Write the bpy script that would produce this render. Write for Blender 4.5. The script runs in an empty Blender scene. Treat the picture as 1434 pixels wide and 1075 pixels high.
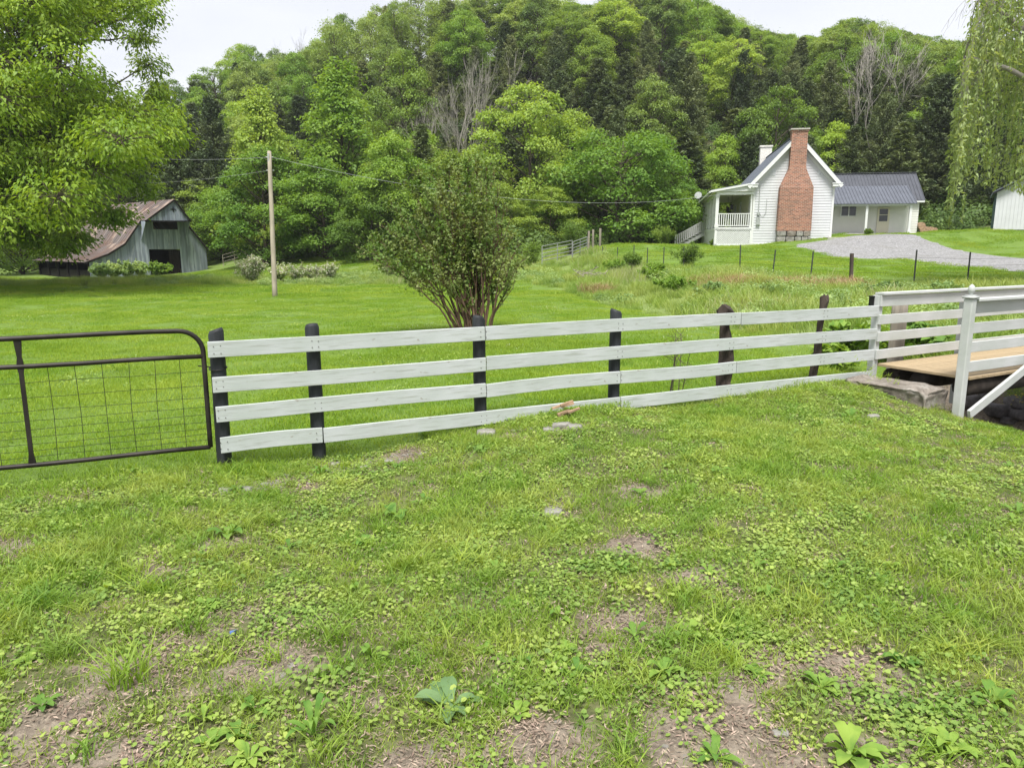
import bpy, math, random
import numpy as np
from mathutils import Vector, Matrix
random.seed(7); RNG = np.random.default_rng(7)
R = math.radians
SC = bpy.context.scene
COL = SC.collection
# ------------------------------------------------------------------ camera
F_PX, PITCH, EYE = 1040.0, R(10.6), 2.0
cam_data = bpy.data.cameras.new('camera'); cam = bpy.data.objects.new('camera', cam_data); COL.objects.link(cam)
cam_data.sensor_width = 36.0; cam_data.lens = 36.0 * F_PX / 1434.0
cam_data.clip_start = 0.05; cam_data.clip_end = 2000
cam.location = (0, 0, EYE); cam.rotation_euler = (R(90) - PITCH, 0, 0)
SC.camera = cam
# ------------------------------------------------------------------ sky and sun (bright overcast)
SUN_EL, SUN_AZ = R(64), R(190)         # azimuth clockwise from +Y
world = bpy.data.worlds.new('World'); SC.world = world; world.use_nodes = True
wn, wl = world.node_tree.nodes, world.node_tree.links
wn.clear()
wo = wn.new('ShaderNodeOutputWorld'); bg = wn.new('ShaderNodeBackground'); bg.inputs['Strength'].default_value = 0.12
sky = wn.new('ShaderNodeTexSky'); sky.sky_type = 'NISHITA'; sky.sun_disc = False
sky.sun_elevation = SUN_EL; sky.sun_rotation = SUN_AZ; sky.air_density = 1.0; sky.dust_density = 3.0
tc = wn.new('ShaderNodeTexCoord'); mp = wn.new('ShaderNodeMapping'); mp.inputs['Scale'].default_value = (1.0, 1.0, 4.0)
nz = wn.new('ShaderNodeTexNoise'); nz.inputs['Scale'].default_value = 1.7; nz.inputs['Detail'].default_value = 5
cr = wn.new('ShaderNodeValToRGB')
cr.color_ramp.elements[0].position = 0.3; cr.color_ramp.elements[0].color = (2.9, 2.96, 3.2, 1)
cr.color_ramp.elements[1].position = 0.7; cr.color_ramp.elements[1].color = (3.75, 3.8, 3.98, 1)
mx = wn.new('ShaderNodeMix'); mx.data_type = 'RGBA'; mx.inputs[0].default_value = 0.93
wl.new(tc.outputs['Generated'], mp.inputs[0]); wl.new(mp.outputs[0], nz.inputs['Vector']); wl.new(nz.outputs['Fac'], cr.inputs[0])
wl.new(sky.outputs[0], mx.inputs[6]); wl.new(cr.outputs[0], mx.inputs[7]); wl.new(mx.outputs[2], bg.inputs['Color']); wl.new(bg.outputs[0], wo.inputs[0])
sd = bpy.data.lights.new('sun', 'SUN'); sd.energy = 2.7; sd.angle = R(20); sd.color = (1.0, 0.97, 0.91)
sun = bpy.data.objects.new('sun', sd); COL.objects.link(sun)
sv = Vector((math.sin(SUN_AZ) * math.cos(SUN_EL), math.cos(SUN_AZ) * math.cos(SUN_EL), math.sin(SUN_EL)))
sun.rotation_euler = (-sv).to_track_quat('-Z', 'Y').to_euler(); sun.location = (0, 0, 60)
SC.view_settings.view_transform = 'Standard'; SC.view_settings.look = 'None'
SC.view_settings.exposure = 1.25; SC.view_settings.gamma = 1.0; SC.view_settings.use_curve_mapping = False
SC.cycles.max_bounces = 6; SC.cycles.diffuse_bounces = 3; SC.cycles.transmission_bounces = 4
SC.cycles.transparent_max_bounces = 4; SC.cycles.glossy_bounces = 2

# ------------------------------------------------------------------ geometry of the survey
CP, SP = math.cos(PITCH), math.sin(PITCH)
def at(px, py, d):
    u = (537.5 - py) / F_PX * d
    return np.array([(px - 717) / F_PX * d, d * CP + u * SP, EYE - d * SP + u * CP])
def proj(x, y, z):
    d = y * CP - (z - EYE) * SP; u = y * SP + (z - EYE) * CP
    return 717 + x / d * F_PX, 537.5 - u / d * F_PX
def fence_d(px): return 1092.0 / (162 - 0.0576 * (px - 291))
def fence_top(px): return at(px, 478 - 0.0544 * (px - 291), fence_d(px))

# ------------------------------------------------------------------ terrain
ctl = []
for p in [(308, 672), (446, 640), (677, 606), (867, 580), (1020, 558), (1150, 552), (1228, 540)]:
    ctl.append(at(p[0], p[1], fence_d(p[0])))
for q in [(0, 0, 0), (-4, 2, 0), (4, 2, 0), (0, 3.5, 0.0), (-3, 4, 0.0), (3, 5, .03), (0, -12, 0), (-15, -12, 0), (15, -12, 0), (-8, 1, 0), (9, 1, -.1),
          (-4.2, 6, 0.0), (-8, 5, 0), (-15, 4, 0), (6, 6.5, -.02), (5.5, 9.1, .0), (12, 5, -.1), (20, 0, 0), (-3, 9, 0), (0, 11, .03), (3, 12, .04), (-9, 12, -.05),
          (-25, 0, 0), (-60, -10, 0), (60, -10, 0), (-60, 25, -.5), (40, 8, .2), (60, 25, 1.5), (60, 55, 4.0), (-100, 50, -1.5), (-100, 0, -.5), (100, 0, 1), (100, 60, 9)]:
    ctl.append(np.array(q, float))
for p in [(668, 474, 16), (385, 418, 32), (0, 402, 46), (350, 400, 46), (600, 398, 46), (127, 391, 75), (291, 377, 84), (-60, 386, 78), (-200, 390, 70),
          (60, 376, 98), (300, 363, 92), (450, 352, 80), (600, 352, 72), (700, 358, 62), (760, 370, 52), (700, 390, 42), (860, 425, 26), (1000, 445, 20), (1180, 470, 16),
          (1036, 385, 34), (1195, 400, 30), (1284, 402, 30), (1357, 400, 30), (887, 372, 46), (957, 378, 42), (840, 349, 52), (1106, 346, 50), (1264, 364, 42), (1434, 383, 34),
          (1434, 362, 44), (1246, 328, 58), (1341, 348, 50), (1051, 343, 55), (1160, 332, 54.5), (1391, 322, 56), (1500, 322, 56), (990, 343, 62), (945, 344, 68), (1000, 337, 80), (1320, 322, 70), (1170, 326, 75),
          (950, 395, 34), (1050, 425, 24), (1280, 440, 20), (1434, 430, 19)]:
    ctl.append(at(*p))
for q in [(-110, 110, 2), (-60, 118, 5), (-40, 115, 7), (-20, 105, 9), (0, 100, 11), (20, 98, 12), (45, 98, 12), (75, 95, 13),
          (-110, 160, 14), (-75, 155, 15), (-55, 155, 24), (-30, 150, 31), (0, 150, 37), (22, 150, 37), (45, 150, 33), (75, 150, 32), (120, 150, 30),
          (-110, 230, 12), (-50, 230, 25), (0, 230, 34), (60, 230, 32), (130, 230, 26), (0, 320, 20), (-140, 320, 10), (140, 320, 15), (170, 100, 18), (-170, 100, 0), (-170, 250, 5)]:
    ctl.append(np.array(q, float))
ctl = np.array(ctl)
def _k(r2): return -np.sqrt(r2 + 9.0)
_d2 = ((ctl[:, None, :2] - ctl[None, :, :2]) ** 2).sum(-1)
_n = len(ctl); _A = np.zeros((_n + 3, _n + 3)); _A[:_n, :_n] = _k(_d2) - np.eye(_n) * 0.02
_A[:_n, _n] = 1; _A[:_n, _n + 1:] = ctl[:, :2]; _A[_n, :_n] = 1; _A[_n + 1:, :_n] = ctl[:, :2].T
_W = np.linalg.solve(_A, np.concatenate([ctl[:, 2], np.zeros(3)]))
CREEK = np.array([(13, 2), (9.8, 6.2), (7.9, 8.7), (6.95, 10.3), (6.1, 12.2), (6.3, 15.5), (5.7, 20), (4.4, 26), (2.5, 36)], float)
CDEP = np.array([.95, .95, .95, .95, .6, .3, .22, .18, .05])
def creek_dist(x, y):
    best = np.full(np.shape(x), 1e9); dep = np.zeros(np.shape(x))
    for a, b, da, db in zip(CREEK[:-1], CREEK[1:], CDEP[:-1], CDEP[1:]):
        ab = b - a; t = np.clip(((x - a[0]) * ab[0] + (y - a[1]) * ab[1]) / (ab @ ab), 0, 1)
        d = np.hypot(x - a[0] - t * ab[0], y - a[1] - t * ab[1])
        m = d < best; best = np.where(m, d, best); dep = np.where(m, da + (db - da) * t, dep)
    return best, dep
_ph = RNG.uniform(0, 6.28, (24, 3)); _fr = RNG.normal(0, 1, (24, 2))
def wavy(x, y, scale, lo=0, hi=12):
    s = 0
    for i in range(lo, hi): s = s + np.sin(_fr[i, 0] * x / scale + _fr[i, 1] * y / scale + _ph[i, 0])
    return s / math.sqrt((hi - lo) / 2.0) / 1.4
def hgt(x, y):
    x = np.asarray(x, float); y = np.asarray(y, float); sh = x.shape
    xf, yf = x.ravel(), y.ravel(); out = np.empty(len(xf))
    for i in range(0, len(xf), 20000):
        X, Y = xf[i:i + 20000], yf[i:i + 20000]
        out[i:i + 20000] = _k((X[:, None] - ctl[:, 0]) ** 2 + (Y[:, None] - ctl[:, 1]) ** 2) @ _W[:_n] + _W[_n] + _W[_n + 1] * X + _W[_n + 2] * Y
    z = out.reshape(sh); d, dep = creek_dist(x, y)
    z = z - dep * np.where(dep > .5, np.exp(-(d / 1.6) ** 8), np.exp(-(d / 1.3) ** 4))
    near = np.exp(-(np.hypot(x, y - 5) / 18) ** 2)
    z = z + near * (0.012 * wavy(x, y, .16) + .02 * wavy(x, y, .6, 6, 20)) + (1 - near) * .03 * wavy(x, y, 1.6)
    return z
def H(x, y): return float(hgt(np.array([x]), np.array([y]))[0])
def ghit(px, py):
    o = at(px, py, 0.0001); v = at(px, py, 1.0) - np.array([0, 0, EYE])
    ts = np.concatenate([np.linspace(1.5, 14, 800), np.linspace(14, 120, 1500)])
    P = np.array([0, 0, EYE]) + ts[:, None] * v
    g = P[:, 2] - hgt(P[:, 0], P[:, 1]); i = int(np.argmax(g < 0)); return P[i]

# ------------------------------------------------------------------ mesh helpers
class MB:
    def __init__(s): s.v = []; s.f = []; s.n = 0
    def add(s, v, f):
        v = [tuple(map(float, q)) for q in v]
        s.f += [tuple(i + s.n for i in q) for q in f]; s.v += v; s.n += len(v)
    def box(s, c, d, ax=None):
        c = np.array(c, float); hx, hy, hz = [q / 2 for q in d]
        X, Y, Z = (np.eye(3) if ax is None else np.array(ax, float))
        v = [c + X * a * hx + Y * b * hy + Z * g * hz for g in (-1, 1) for b in (-1, 1) for a in (-1, 1)]
        s.add(v, [(0, 2, 3, 1), (4, 5, 7, 6), (0, 1, 5, 4), (2, 6, 7, 3), (0, 4, 6, 2), (1, 3, 7, 5)])
    def bar(s, p0, p1, w, h, up=(0, 0, 1)):
        p0, p1 = np.array(p0, float), np.array(p1, float); X = p1 - p0; L = np.linalg.norm(X); X /= L
        up = np.array(up, float); Y = np.cross(up, X); Y /= np.linalg.norm(Y); Z = np.cross(X, Y)
        s.box((p0 + p1) / 2, (L, w, h), (X, Y, Z))
    def prism(s, poly, off):                      # extrude a polygon by a vector
        poly = [np.array(p, float) for p in poly]; off = np.array(off, float); n = len(poly)
        s.add(poly + [p + off for p in poly], [tuple(range(n))[::-1], tuple(range(n, 2 * n))] + [(i, (i + 1) % n, (i + 1) % n + n, i + n) for i in range(n)])
    def tube(s, pts, rad, n=6, cap=True):
        pts = [np.array(p, float) for p in pts]
        if np.isscalar(rad): rad = [rad] * len(pts)
        V = []; U = None
        for i, p in enumerate(pts):
            t = pts[min(i + 1, len(pts) - 1)] - pts[max(i - 1, 0)]; t = t / (np.linalg.norm(t) + 1e-9)
            if U is None:
                a = np.array([0, 0, 1.0]) if abs(t[2]) < .9 else np.array([1.0, 0, 0]); U = np.cross(t, a)
            U = U - t * (U @ t); U /= np.linalg.norm(U) + 1e-9; W = np.cross(t, U)
            for k in range(n):
                a = 2 * math.pi * k / n; V.append(p + rad[i] * (math.cos(a) * U + math.sin(a) * W))
        Fc = [(i * n + k, i * n + (k + 1) % n, (i + 1) * n + (k + 1) % n, (i + 1) * n + k) for i in range(len(pts) - 1) for k in range(n)]
        if cap: Fc += [tuple(range(n))[::-1], tuple(range((len(pts) - 1) * n, len(pts) * n))]
        s.add(V, Fc)
    def mesh(s, name, mat, smooth=False):
        m = bpy.data.meshes.new(name); m.from_pydata(s.v, [], s.f); m.update()
        if mat: m.materials.append(mat)
        if smooth: m.polygons.foreach_set('use_smooth', [True] * len(m.polygons))
        return m
    def build(s, name, mat, parent=None, smooth=False, bevel=0, local=False):
        m = s.mesh(name, mat, smooth); o = bpy.data.objects.new(name, m); COL.objects.link(o)
        if parent is not None:
            o.parent = parent
            if not local:
                w = parent_loc(parent); o.location = (-w[0], -w[1], -w[2])
        if bevel:
            b = o.modifiers.new('bevel', 'BEVEL'); b.width = bevel; b.segments = 2; b.limit_method = 'ANGLE'
        return o
def parent_loc(p):
    l = Vector((0, 0, 0))
    while p is not None: l += p.location; p = p.parent
    return l
def empty(name, loc, rz=0):
    o = bpy.data.objects.new(name, None); COL.objects.link(o); o.location = [float(a) for a in loc]; o.rotation_euler = (0, 0, rz); o.empty_display_size = .2
    return o
def tag(o, label, cat, group=None):
    o['label'] = label; o['category'] = cat
    if group: o['group'] = group
    return o
def kind(o, k): o['kind'] = k; return o
def np_mesh(name, V, Fq, mat, k=4, smooth=False):
    m = bpy.data.meshes.new(name); V = np.asarray(V, np.float32); Fq = np.asarray(Fq, np.int32)
    m.vertices.add(len(V)); m.vertices.foreach_set('co', V.ravel())
    m.loops.add(Fq.size); m.loops.foreach_set('vertex_index', Fq.ravel())
    m.polygons.add(len(Fq)); m.polygons.foreach_set('loop_start', np.arange(0, Fq.size, k, dtype=np.int32))
    if smooth: m.polygons.foreach_set('use_smooth', np.ones(len(Fq), bool))
    m.update(calc_edges=True)
    if mat: m.materials.append(mat)
    return m
def copy_tree(o, parent=None):
    c = o.copy(); COL.objects.link(c)
    if parent is not None: c.parent = parent
    for ch in o.children: copy_tree(ch, c)
    return c
def unit(v): v = np.asarray(v, float); return v / (np.linalg.norm(v, axis=-1, keepdims=True) + 1e-9)
def smooth_blob(c, r, sub, rough, seed, squash=(1, 1, 1)):    # an uneven stone
    import bmesh
    bm = bmesh.new(); bmesh.ops.create_icosphere(bm, subdivisions=sub, radius=1)
    rg = np.random.default_rng(seed); K = rg.normal(0, 1.6, (6, 3)); P = rg.uniform(0, 6, 6); V = []
    for v in bm.verts:
        p = np.array(v.co); q = sum(math.sin(K[i] @ p + P[i]) for i in range(6)) / 6
        p = np.clip(p, -.72, .72) / .72 * .9
        V.append(np.array(c) + p * r * np.array(squash) * (1 + rough * q))
    Fc = [tuple(v.index for v in f.verts) for f in bm.faces]; bm.free()
    return V, Fc

# ------------------------------------------------------------------ materials
def nm(name):
    m = bpy.data.materials.new(name); m.use_nodes = True; n = m.node_tree.nodes; n.clear(); return m, n, m.node_tree.links
def noise(n, l, scale, detail=4, vec=None, rough=.55, coord='Object', stretch=None):
    t = n.new('ShaderNodeTexNoise'); t.inputs['Scale'].default_value = scale; t.inputs['Detail'].default_value = detail; t.inputs['Roughness'].default_value = rough
    if vec is None: vec = n.new('ShaderNodeTexCoord').outputs[coord]
    if stretch:
        mpn = n.new('ShaderNodeMapping'); mpn.inputs['Scale'].default_value = stretch; l.new(vec, mpn.inputs[0]); vec = mpn.outputs[0]
    l.new(vec, t.inputs['Vector']); return t.outputs['Fac']
def ramp(n, l, fac, stops):
    r = n.new('ShaderNodeValToRGB'); e = r.color_ramp.elements
    while len(e) < len(stops): e.new(.5)
    for a, (p, c) in zip(e, stops): a.position = p; a.color = (*c, 1) if len(c) == 3 else c
    l.new(fac, r.inputs[0]); return r.outputs[0]
def mixc(n, l, fac, a, b, mode='MIX'):
    m = n.new('ShaderNodeMix'); m.data_type = 'RGBA'; m.blend_type = mode
    for s, q in ((0, fac), (6, a), (7, b)):
        if hasattr(q, 'is_linked') or hasattr(q, 'links'): l.new(q, m.inputs[s])
        elif s == 0: m.inputs[0].default_value = q
        else: m.inputs[s].default_value = (*q, 1)
    return m.outputs[2]
def math_(n, l, op, a, b=None, clamp=False):
    m = n.new('ShaderNodeMath'); m.operation = op; m.use_clamp = clamp
    for i, q in enumerate((a, b)):
        if q is None: continue
        if hasattr(q, 'links'): l.new(q, m.inputs[i])
        else: m.inputs[i].default_value = q
    return m.outputs[0]
def finish(m, n, l, col, rough=.7, bump=None, bstr=.3, bdist=.01, metal=0, spec=.3):
    p = n.new('ShaderNodeBsdfPrincipled'); o = n.new('ShaderNodeOutputMaterial')
    if hasattr(col, 'links'): l.new(col, p.inputs['Base Color'])
    else: p.inputs['Base Color'].default_value = (*col, 1)
    if hasattr(rough, 'links'): l.new(rough, p.inputs['Roughness'])
    else: p.inputs['Roughness'].default_value = rough
    p.inputs['Metallic'].default_value = metal; p.inputs['Specular IOR Level'].default_value = spec
    if bump is not None:
        b = n.new('ShaderNodeBump'); b.inputs['Strength'].default_value = bstr; b.inputs['Distance'].default_value = bdist
        l.new(bump, b.inputs['Height']); l.new(b.outputs[0], p.inputs['Normal'])
    l.new(p.outputs[0], o.inputs[0]); return m
def plain(name, c, rough=.7, metal=0, var=.25, scale=8, bstr=.2, bdist=.005, stretch=None, spec=.3):
    m, n, l = nm(name); f = noise(n, l, scale, 6, stretch=stretch)
    c = np.array(c); col = ramp(n, l, f, [(.3, tuple(c * (1 - var))), (.7, tuple(np.minimum(c * (1 + var), .9)))])
    return finish(m, n, l, col, rough, f, bstr, bdist, metal, spec)
def leafmat(name, ca, cb, cc=None, trans=.35, nscale=.5, hv=.25, rough=.55):
    m, n, l = nm(name)
    g = n.new('ShaderNodeNewGeometry'); oi = n.new('ShaderNodeObjectInfo')
    col = mixc(n, l, g.outputs['Random Per Island'], ca, cb)
    if cc:
        f = noise(n, l, nscale, 3, vec=g.outputs['Position']); f = ramp(n, l, f, [(.42, (0, 0, 0)), (.62, (1, 1, 1))]); col = mixc(n, l, f, col, cc)
    hs = n.new('ShaderNodeHueSaturation'); l.new(col, hs.inputs['Color'])
    l.new(math_(n, l, 'ADD', math_(n, l, 'MULTIPLY', oi.outputs['Random'], hv * 2), 1 - hv), hs.inputs['Value'])
    l.new(math_(n, l, 'ADD', math_(n, l, 'MULTIPLY', oi.outputs['Random'], -.028), .507), hs.inputs['Hue'])
    d = n.new('ShaderNodeBsdfPrincipled'); d.inputs['Roughness'].default_value = rough; d.inputs['Specular IOR Level'].default_value = .35
    t = n.new('ShaderNodeBsdfTranslucent'); ms = n.new('ShaderNodeMixShader'); ms.inputs[0].default_value = trans; o = n.new('ShaderNodeOutputMaterial')
    l.new(hs.outputs[0], d.inputs['Base Color']); l.new(mixc(n, l, 1.0, hs.outputs[0], (1.25, 1.15, .5), 'MULTIPLY'), t.inputs['Color'])
    l.new(d.outputs[0], ms.inputs[1]); l.new(t.outputs[0], ms.inputs[2]); l.new(ms.outputs[0], o.inputs[0]); return m
M = {}
# white board paint: chalky, grain lengthwise (object X), small bare spots
def paint(name, base=(.72, .74, .74), worn=.5):
    m, n, l = nm(name)
    g1 = noise(n, l, 5, 8, stretch=(.6, 3, 10), rough=.65); g2 = noise(n, l, 3.0, 5, stretch=(.5, 1, 1)); sp = noise(n, l, 18, 3, stretch=(.5, 1, 1)); oi = n.new('ShaderNodeObjectInfo')
    col = ramp(n, l, g2, [(.3, tuple(np.array(base) * np.array([.80, .84, .78]))), (.62, base)])
    wear = ramp(n, l, g1, [(.52, (0, 0, 0)), (.66, (worn, worn, worn))]); col = mixc(n, l, wear, col, (.30, .315, .28))
    spots = ramp(n, l, sp, [(.70, (0, 0, 0)), (.74, (worn, worn, worn))]); col = mixc(n, l, spots, col, (.25, .22, .18))
    return finish(m, n, l, col, .6, g1, .35, .004)
M['paint'] = paint('weathered_white_paint', (.49, .515, .52), .7)
M['paint_new'] = paint('white_paint', (.51, .52, .52), .15)
M['trim'] = plain('trim_white', (.66, .67, .665), .5, var=.05, scale=4)
M['cream'] = plain('porch_wall_cream', (.60, .57, .45), .6, var=.05, scale=3)
M['siding'] = plain('siding_white', (.57, .58, .60), .55, var=.05, scale=2)
M['black_post'] = plain('black_post_paint', (.022, .025, .028), .6, var=.5, scale=14, bstr=.5, stretch=(1, 1, .15))
M['old_wood'] = plain('old_cedar_wood', (.055, .042, .034), .9, var=.6, scale=10, bstr=1, bdist=.02, stretch=(1, 1, .12))
M['grey_wood'] = plain('weathered_grey_wood', (.26, .23, .19), .9, var=.45, scale=9, bstr=.8, bdist=.01, stretch=(1, 1, .08))
M['pole_wood'] = plain('pole_wood', (.30, .265, .205), .9, var=.3, scale=5, bstr=.6, stretch=(1, 1, .05))
M['bark'] = plain('bark', (.085, .068, .052), .95, var=.5, scale=6, bstr=1, bdist=.03, stretch=(1, 1, .2))
M['bark_cedar'] = plain('grey_cedar_bark', (.07, .065, .05), .95, var=.4)
M['bark_myrtle'] = plain('reddish_bark', (.12, .075, .05), .85, var=.5, scale=12, bstr=.5, stretch=(1, 1, .2))
M['dead_bark'] = plain('pale_dead_bark', (.27, .25, .22), .9, var=.25, scale=5)
M['deck'] = plain('new_pine_deck', (.34, .26, .16), .7, var=.18, scale=7, stretch=(1, 1, 1), bstr=.3)
M['log_dark'] = plain('dark_log', (.03, .024, .02), .95, var=.5, scale=8, bstr=.8)
M['gate_metal'] = plain('rusty_black_tube', (.032, .027, .024), .5, var=.55, scale=9, metal=.3, bstr=.3, stretch=(.4, .4, .4))
M['wire'] = plain('wire_metal', (.03, .03, .028), .5, metal=.5)
M['galv'] = plain('galvanised_tube', (.27, .28, .27), .5, metal=.3, var=.15)
M['tpost'] = plain('steel_post', (.035, .04, .035), .7, var=.4)
M['blackmetal'] = plain('black_metal', (.012, .012, .013), .4)
M['cable'] = plain('aluminium_cable', (.35, .36, .37), .5)
M['glass'] = plain('window_glass', (.03, .035, .04), .12, var=.3, scale=2, bstr=0, spec=.6)
M['greymetal'] = plain('grey_box_metal', (.33, .35, .34), .5)
M['roof_grey'] = plain('grey_metal_roof', (.085, .09, .105), .42, metal=.35, var=.12, scale=1.5, bstr=.05)
M['roof_light'] = plain('silver_metal_roof', (.20, .22, .26), .4, metal=.3, var=.12, scale=1.5, bstr=.05)
M['roof_mid'] = plain('mid_grey_metal_roof', (.12, .13, .155), .45, metal=.3, var=.12, scale=1.5, bstr=.05)
M['concrete'] = plain('concrete', (.42, .40, .36), .9, var=.15)
M['timber_shade'] = plain('dark_timber_painted_shade', (.014, .012, .011), .95, var=.4, scale=3)  # near-black timber; interior and eave shade is put into its colour
M['pink_wood'] = plain('split_wood_orange', (.34, .23, .15), .9, var=.4, scale=10)
M['blue_plastic'] = plain('blue_plastic', (.08, .14, .42), .4)
def stone_mat(name, a, b, c):
    m, n, l = nm(name); f = noise(n, l, 3.5, 9, rough=.65); f2 = noise(n, l, 22, 5); f3 = noise(n, l, 1.6, 4)
    col = ramp(n, l, f, [(.3, a), (.5, b), (.68, c)]); col = mixc(n, l, ramp(n, l, f2, [(.4, (0, 0, 0)), (.8, (.6, .6, .6))]), col, tuple(np.array(a) * .5))
    return finish(m, n, l, col, .9, f, .9, .03)
M['slab'] = stone_mat('limestone_slab', (.10, .085, .07), (.24, .21, .18), (.36, .34, .31))
M['stone'] = stone_mat('limestone', (.14, .13, .12), (.27, .26, .235), (.40, .39, .36))
M['pebble'] = stone_mat('grey_pebbles', (.10, .09, .08), (.22, .205, .18), (.38, .36, .33))
M['wetstone'] = stone_mat('wet_stone', (.05, .045, .045), (.12, .11, .11), (.22, .21, .22))
def brick_mat():
    m, n, l = nm('old_red_brick'); t = n.new('ShaderNodeTexCoord'); b = n.new('ShaderNodeTexBrick')
    mpn = n.new('ShaderNodeMapping'); mpn.inputs['Rotation'].default_value = (R(90), 0, 0)
    l.new(t.outputs['Object'], mpn.inputs[0]); l.new(mpn.outputs[0], b.inputs['Vector'])
    b.inputs['Scale'].default_value = 1; b.inputs['Brick Width'].default_value = .26; b.inputs['Row Height'].default_value = .095; b.inputs['Mortar Size'].default_value = .012
    b.inputs['Color1'].default_value = (.40, .15, .09, 1); b.inputs['Color2'].default_value = (.15, .05, .034, 1); b.inputs['Mortar'].default_value = (.44, .36, .29, 1)
    f = noise(n, l, 2.2, 7); col = mixc(n, l, ramp(n, l, f, [(.35, (0, 0, 0)), (.75, (.55, .55, .55))]), b.outputs['Color'], (.17, .12, .09))
    f2 = noise(n, l, 7, 6); col = mixc(n, l, ramp(n, l, f2, [(.55, (0, 0, 0)), (.75, (.6, .6, .6))]), col, (.42, .26, .18))
    return finish(m, n, l, col, .9, b.outputs['Fac'], -.4, .01)
M['brick'] = brick_mat()
def barn_mat():
    m, n, l = nm('blue_grey_barn_boards'); g = n.new('ShaderNodeNewGeometry'); f = noise(n, l, 1.3, 8, stretch=(3, 3, .35)); f2 = noise(n, l, .8, 6, stretch=(1.5, 1.5, .5))
    col = ramp(n, l, g.outputs['Random Per Island'], [(0, (.23, .265, .325)), (.5, (.31, .35, .42)), (1, (.40, .44, .51))])
    col = mixc(n, l, ramp(n, l, f, [(.45, (0, 0, 0)), (.62, (.75, .75, .75))]), col, (.16, .18, .215)); col = mixc(n, l, ramp(n, l, f2, [(.60, (0, 0, 0)), (.70, (.7, .7, .7))]), col, (.52, .54, .57))
    return finish(m, n, l, col, .9, f, .5, .02)
M['barn'] = barn_mat()
def rust_mat():
    m, n, l = nm('rusted_tin_roof'); g = n.new('ShaderNodeNewGeometry'); f = noise(n, l, .5, 8, rough=.7); f2 = noise(n, l, .55, 6, rough=.6, stretch=(2.2, .5, .5)); f3 = noise(n, l, .25, 3)
    col = ramp(n, l, g.outputs['Random Per Island'], [(0, (.125, .105, .10)), (1, (.19, .16, .15))])
    col = mixc(n, l, ramp(n, l, f, [(.45, (0, 0, 0)), (.62, (.8, .8, .8))]), col, (.16, .095, .07))
    blot = math_(n, l, 'MULTIPLY', f2, ramp(n, l, f3, [(.42, (0, 0, 0)), (.58, (1, 1, 1))])); w = math_(n, l, 'MULTIPLY', g.outputs['Random Per Island'], .22)
    col = mixc(n, l, ramp(n, l, math_(n, l, 'ADD', blot, w), [(.55, (0, 0, 0)), (.66, (.7, .7, .7))]), col, (.42, .33, .27))
    return finish(m, n, l, col, .75, f, .2, .01, .15)
M['rust'] = rust_mat()
def gravel_mat():
    m, n, l = nm('driveway_gravel'); g = n.new('ShaderNodeNewGeometry'); v = n.new('ShaderNodeTexVoronoi'); v.inputs['Scale'].default_value = 14; l.new(g.outputs['Position'], v.inputs['Vector'])
    f = noise(n, l, .6, 6, vec=g.outputs['Position'])
    col = ramp(n, l, v.outputs['Color'], [(.1, (.12, .12, .12)), (.9, (.33, .328, .33))]); col = mixc(n, l, ramp(n, l, f, [(.5, (0, 0, 0)), (.75, (.6, .6, .6))]), col, (.17, .165, .15))
    return finish(m, n, l, col, .95, v.outputs['Distance'], .5, .03)
M['gravel'] = gravel_mat()
def ground_mat():
    m, n, l = nm('ground_soil_and_grass'); g = n.new('ShaderNodeNewGeometry'); P = g.outputs['Position']
    def attr(a): q = n.new('ShaderNodeAttribute'); q.attribute_name = a; return q.outputs['Fac']
    f1 = noise(n, l, 7, 9, vec=P, rough=.7); f2 = noise(n, l, .35, 5, vec=P); f3 = noise(n, l, 45, 4, vec=P, rough=.8); f4 = noise(n, l, 1.6, 6, vec=P)
    soil = ramp(n, l, f1, [(.3, (.07, .055, .042)), (.5, (.18, .148, .115)), (.7, (.31, .27, .215))])
    soil = mixc(n, l, ramp(n, l, f3, [(.5, (0, 0, 0)), (.65, (1, 1, 1))]), soil, (.30, .25, .19))
    moss = ramp(n, l, f1, [(.3, (.04, .042, .02)), (.5, (.10, .11, .042)), (.7, (.18, .18, .085))])
    lawn = ramp(n, l, f4, [(.3, (.085, .145, .02)), (.7, (.12, .20, .028))]); lawn = mixc(n, l, ramp(n, l, f3, [(.3, (0, 0, 0)), (.8, (.35, .35, .35))]), lawn, (.18, .26, .05))
    mead = ramp(n, l, f4, [(.3, (.12, .17, .04)), (.7, (.19, .25, .07))])
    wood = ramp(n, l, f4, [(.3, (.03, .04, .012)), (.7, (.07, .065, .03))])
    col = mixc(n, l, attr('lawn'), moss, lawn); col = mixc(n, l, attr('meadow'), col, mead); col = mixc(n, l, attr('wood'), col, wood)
    dirt = math_(n, l, 'ADD', attr('dirt'), math_(n, l, 'MULTIPLY', math_(n, l, 'SUBTRACT', f1, .5), .9))
    col = mixc(n, l, ramp(n, l, dirt, [(.35, (0, 0, 0)), (.6, (1, 1, 1))]), col, soil)
    return finish(m, n, l, col, .95, f3, .7, .02)
M['ground'] = ground_mat()
M['water'] = plain('creek_water', (.02, .022, .018), .08, var=.3, scale=3, bstr=.1, spec=.6)
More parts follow.
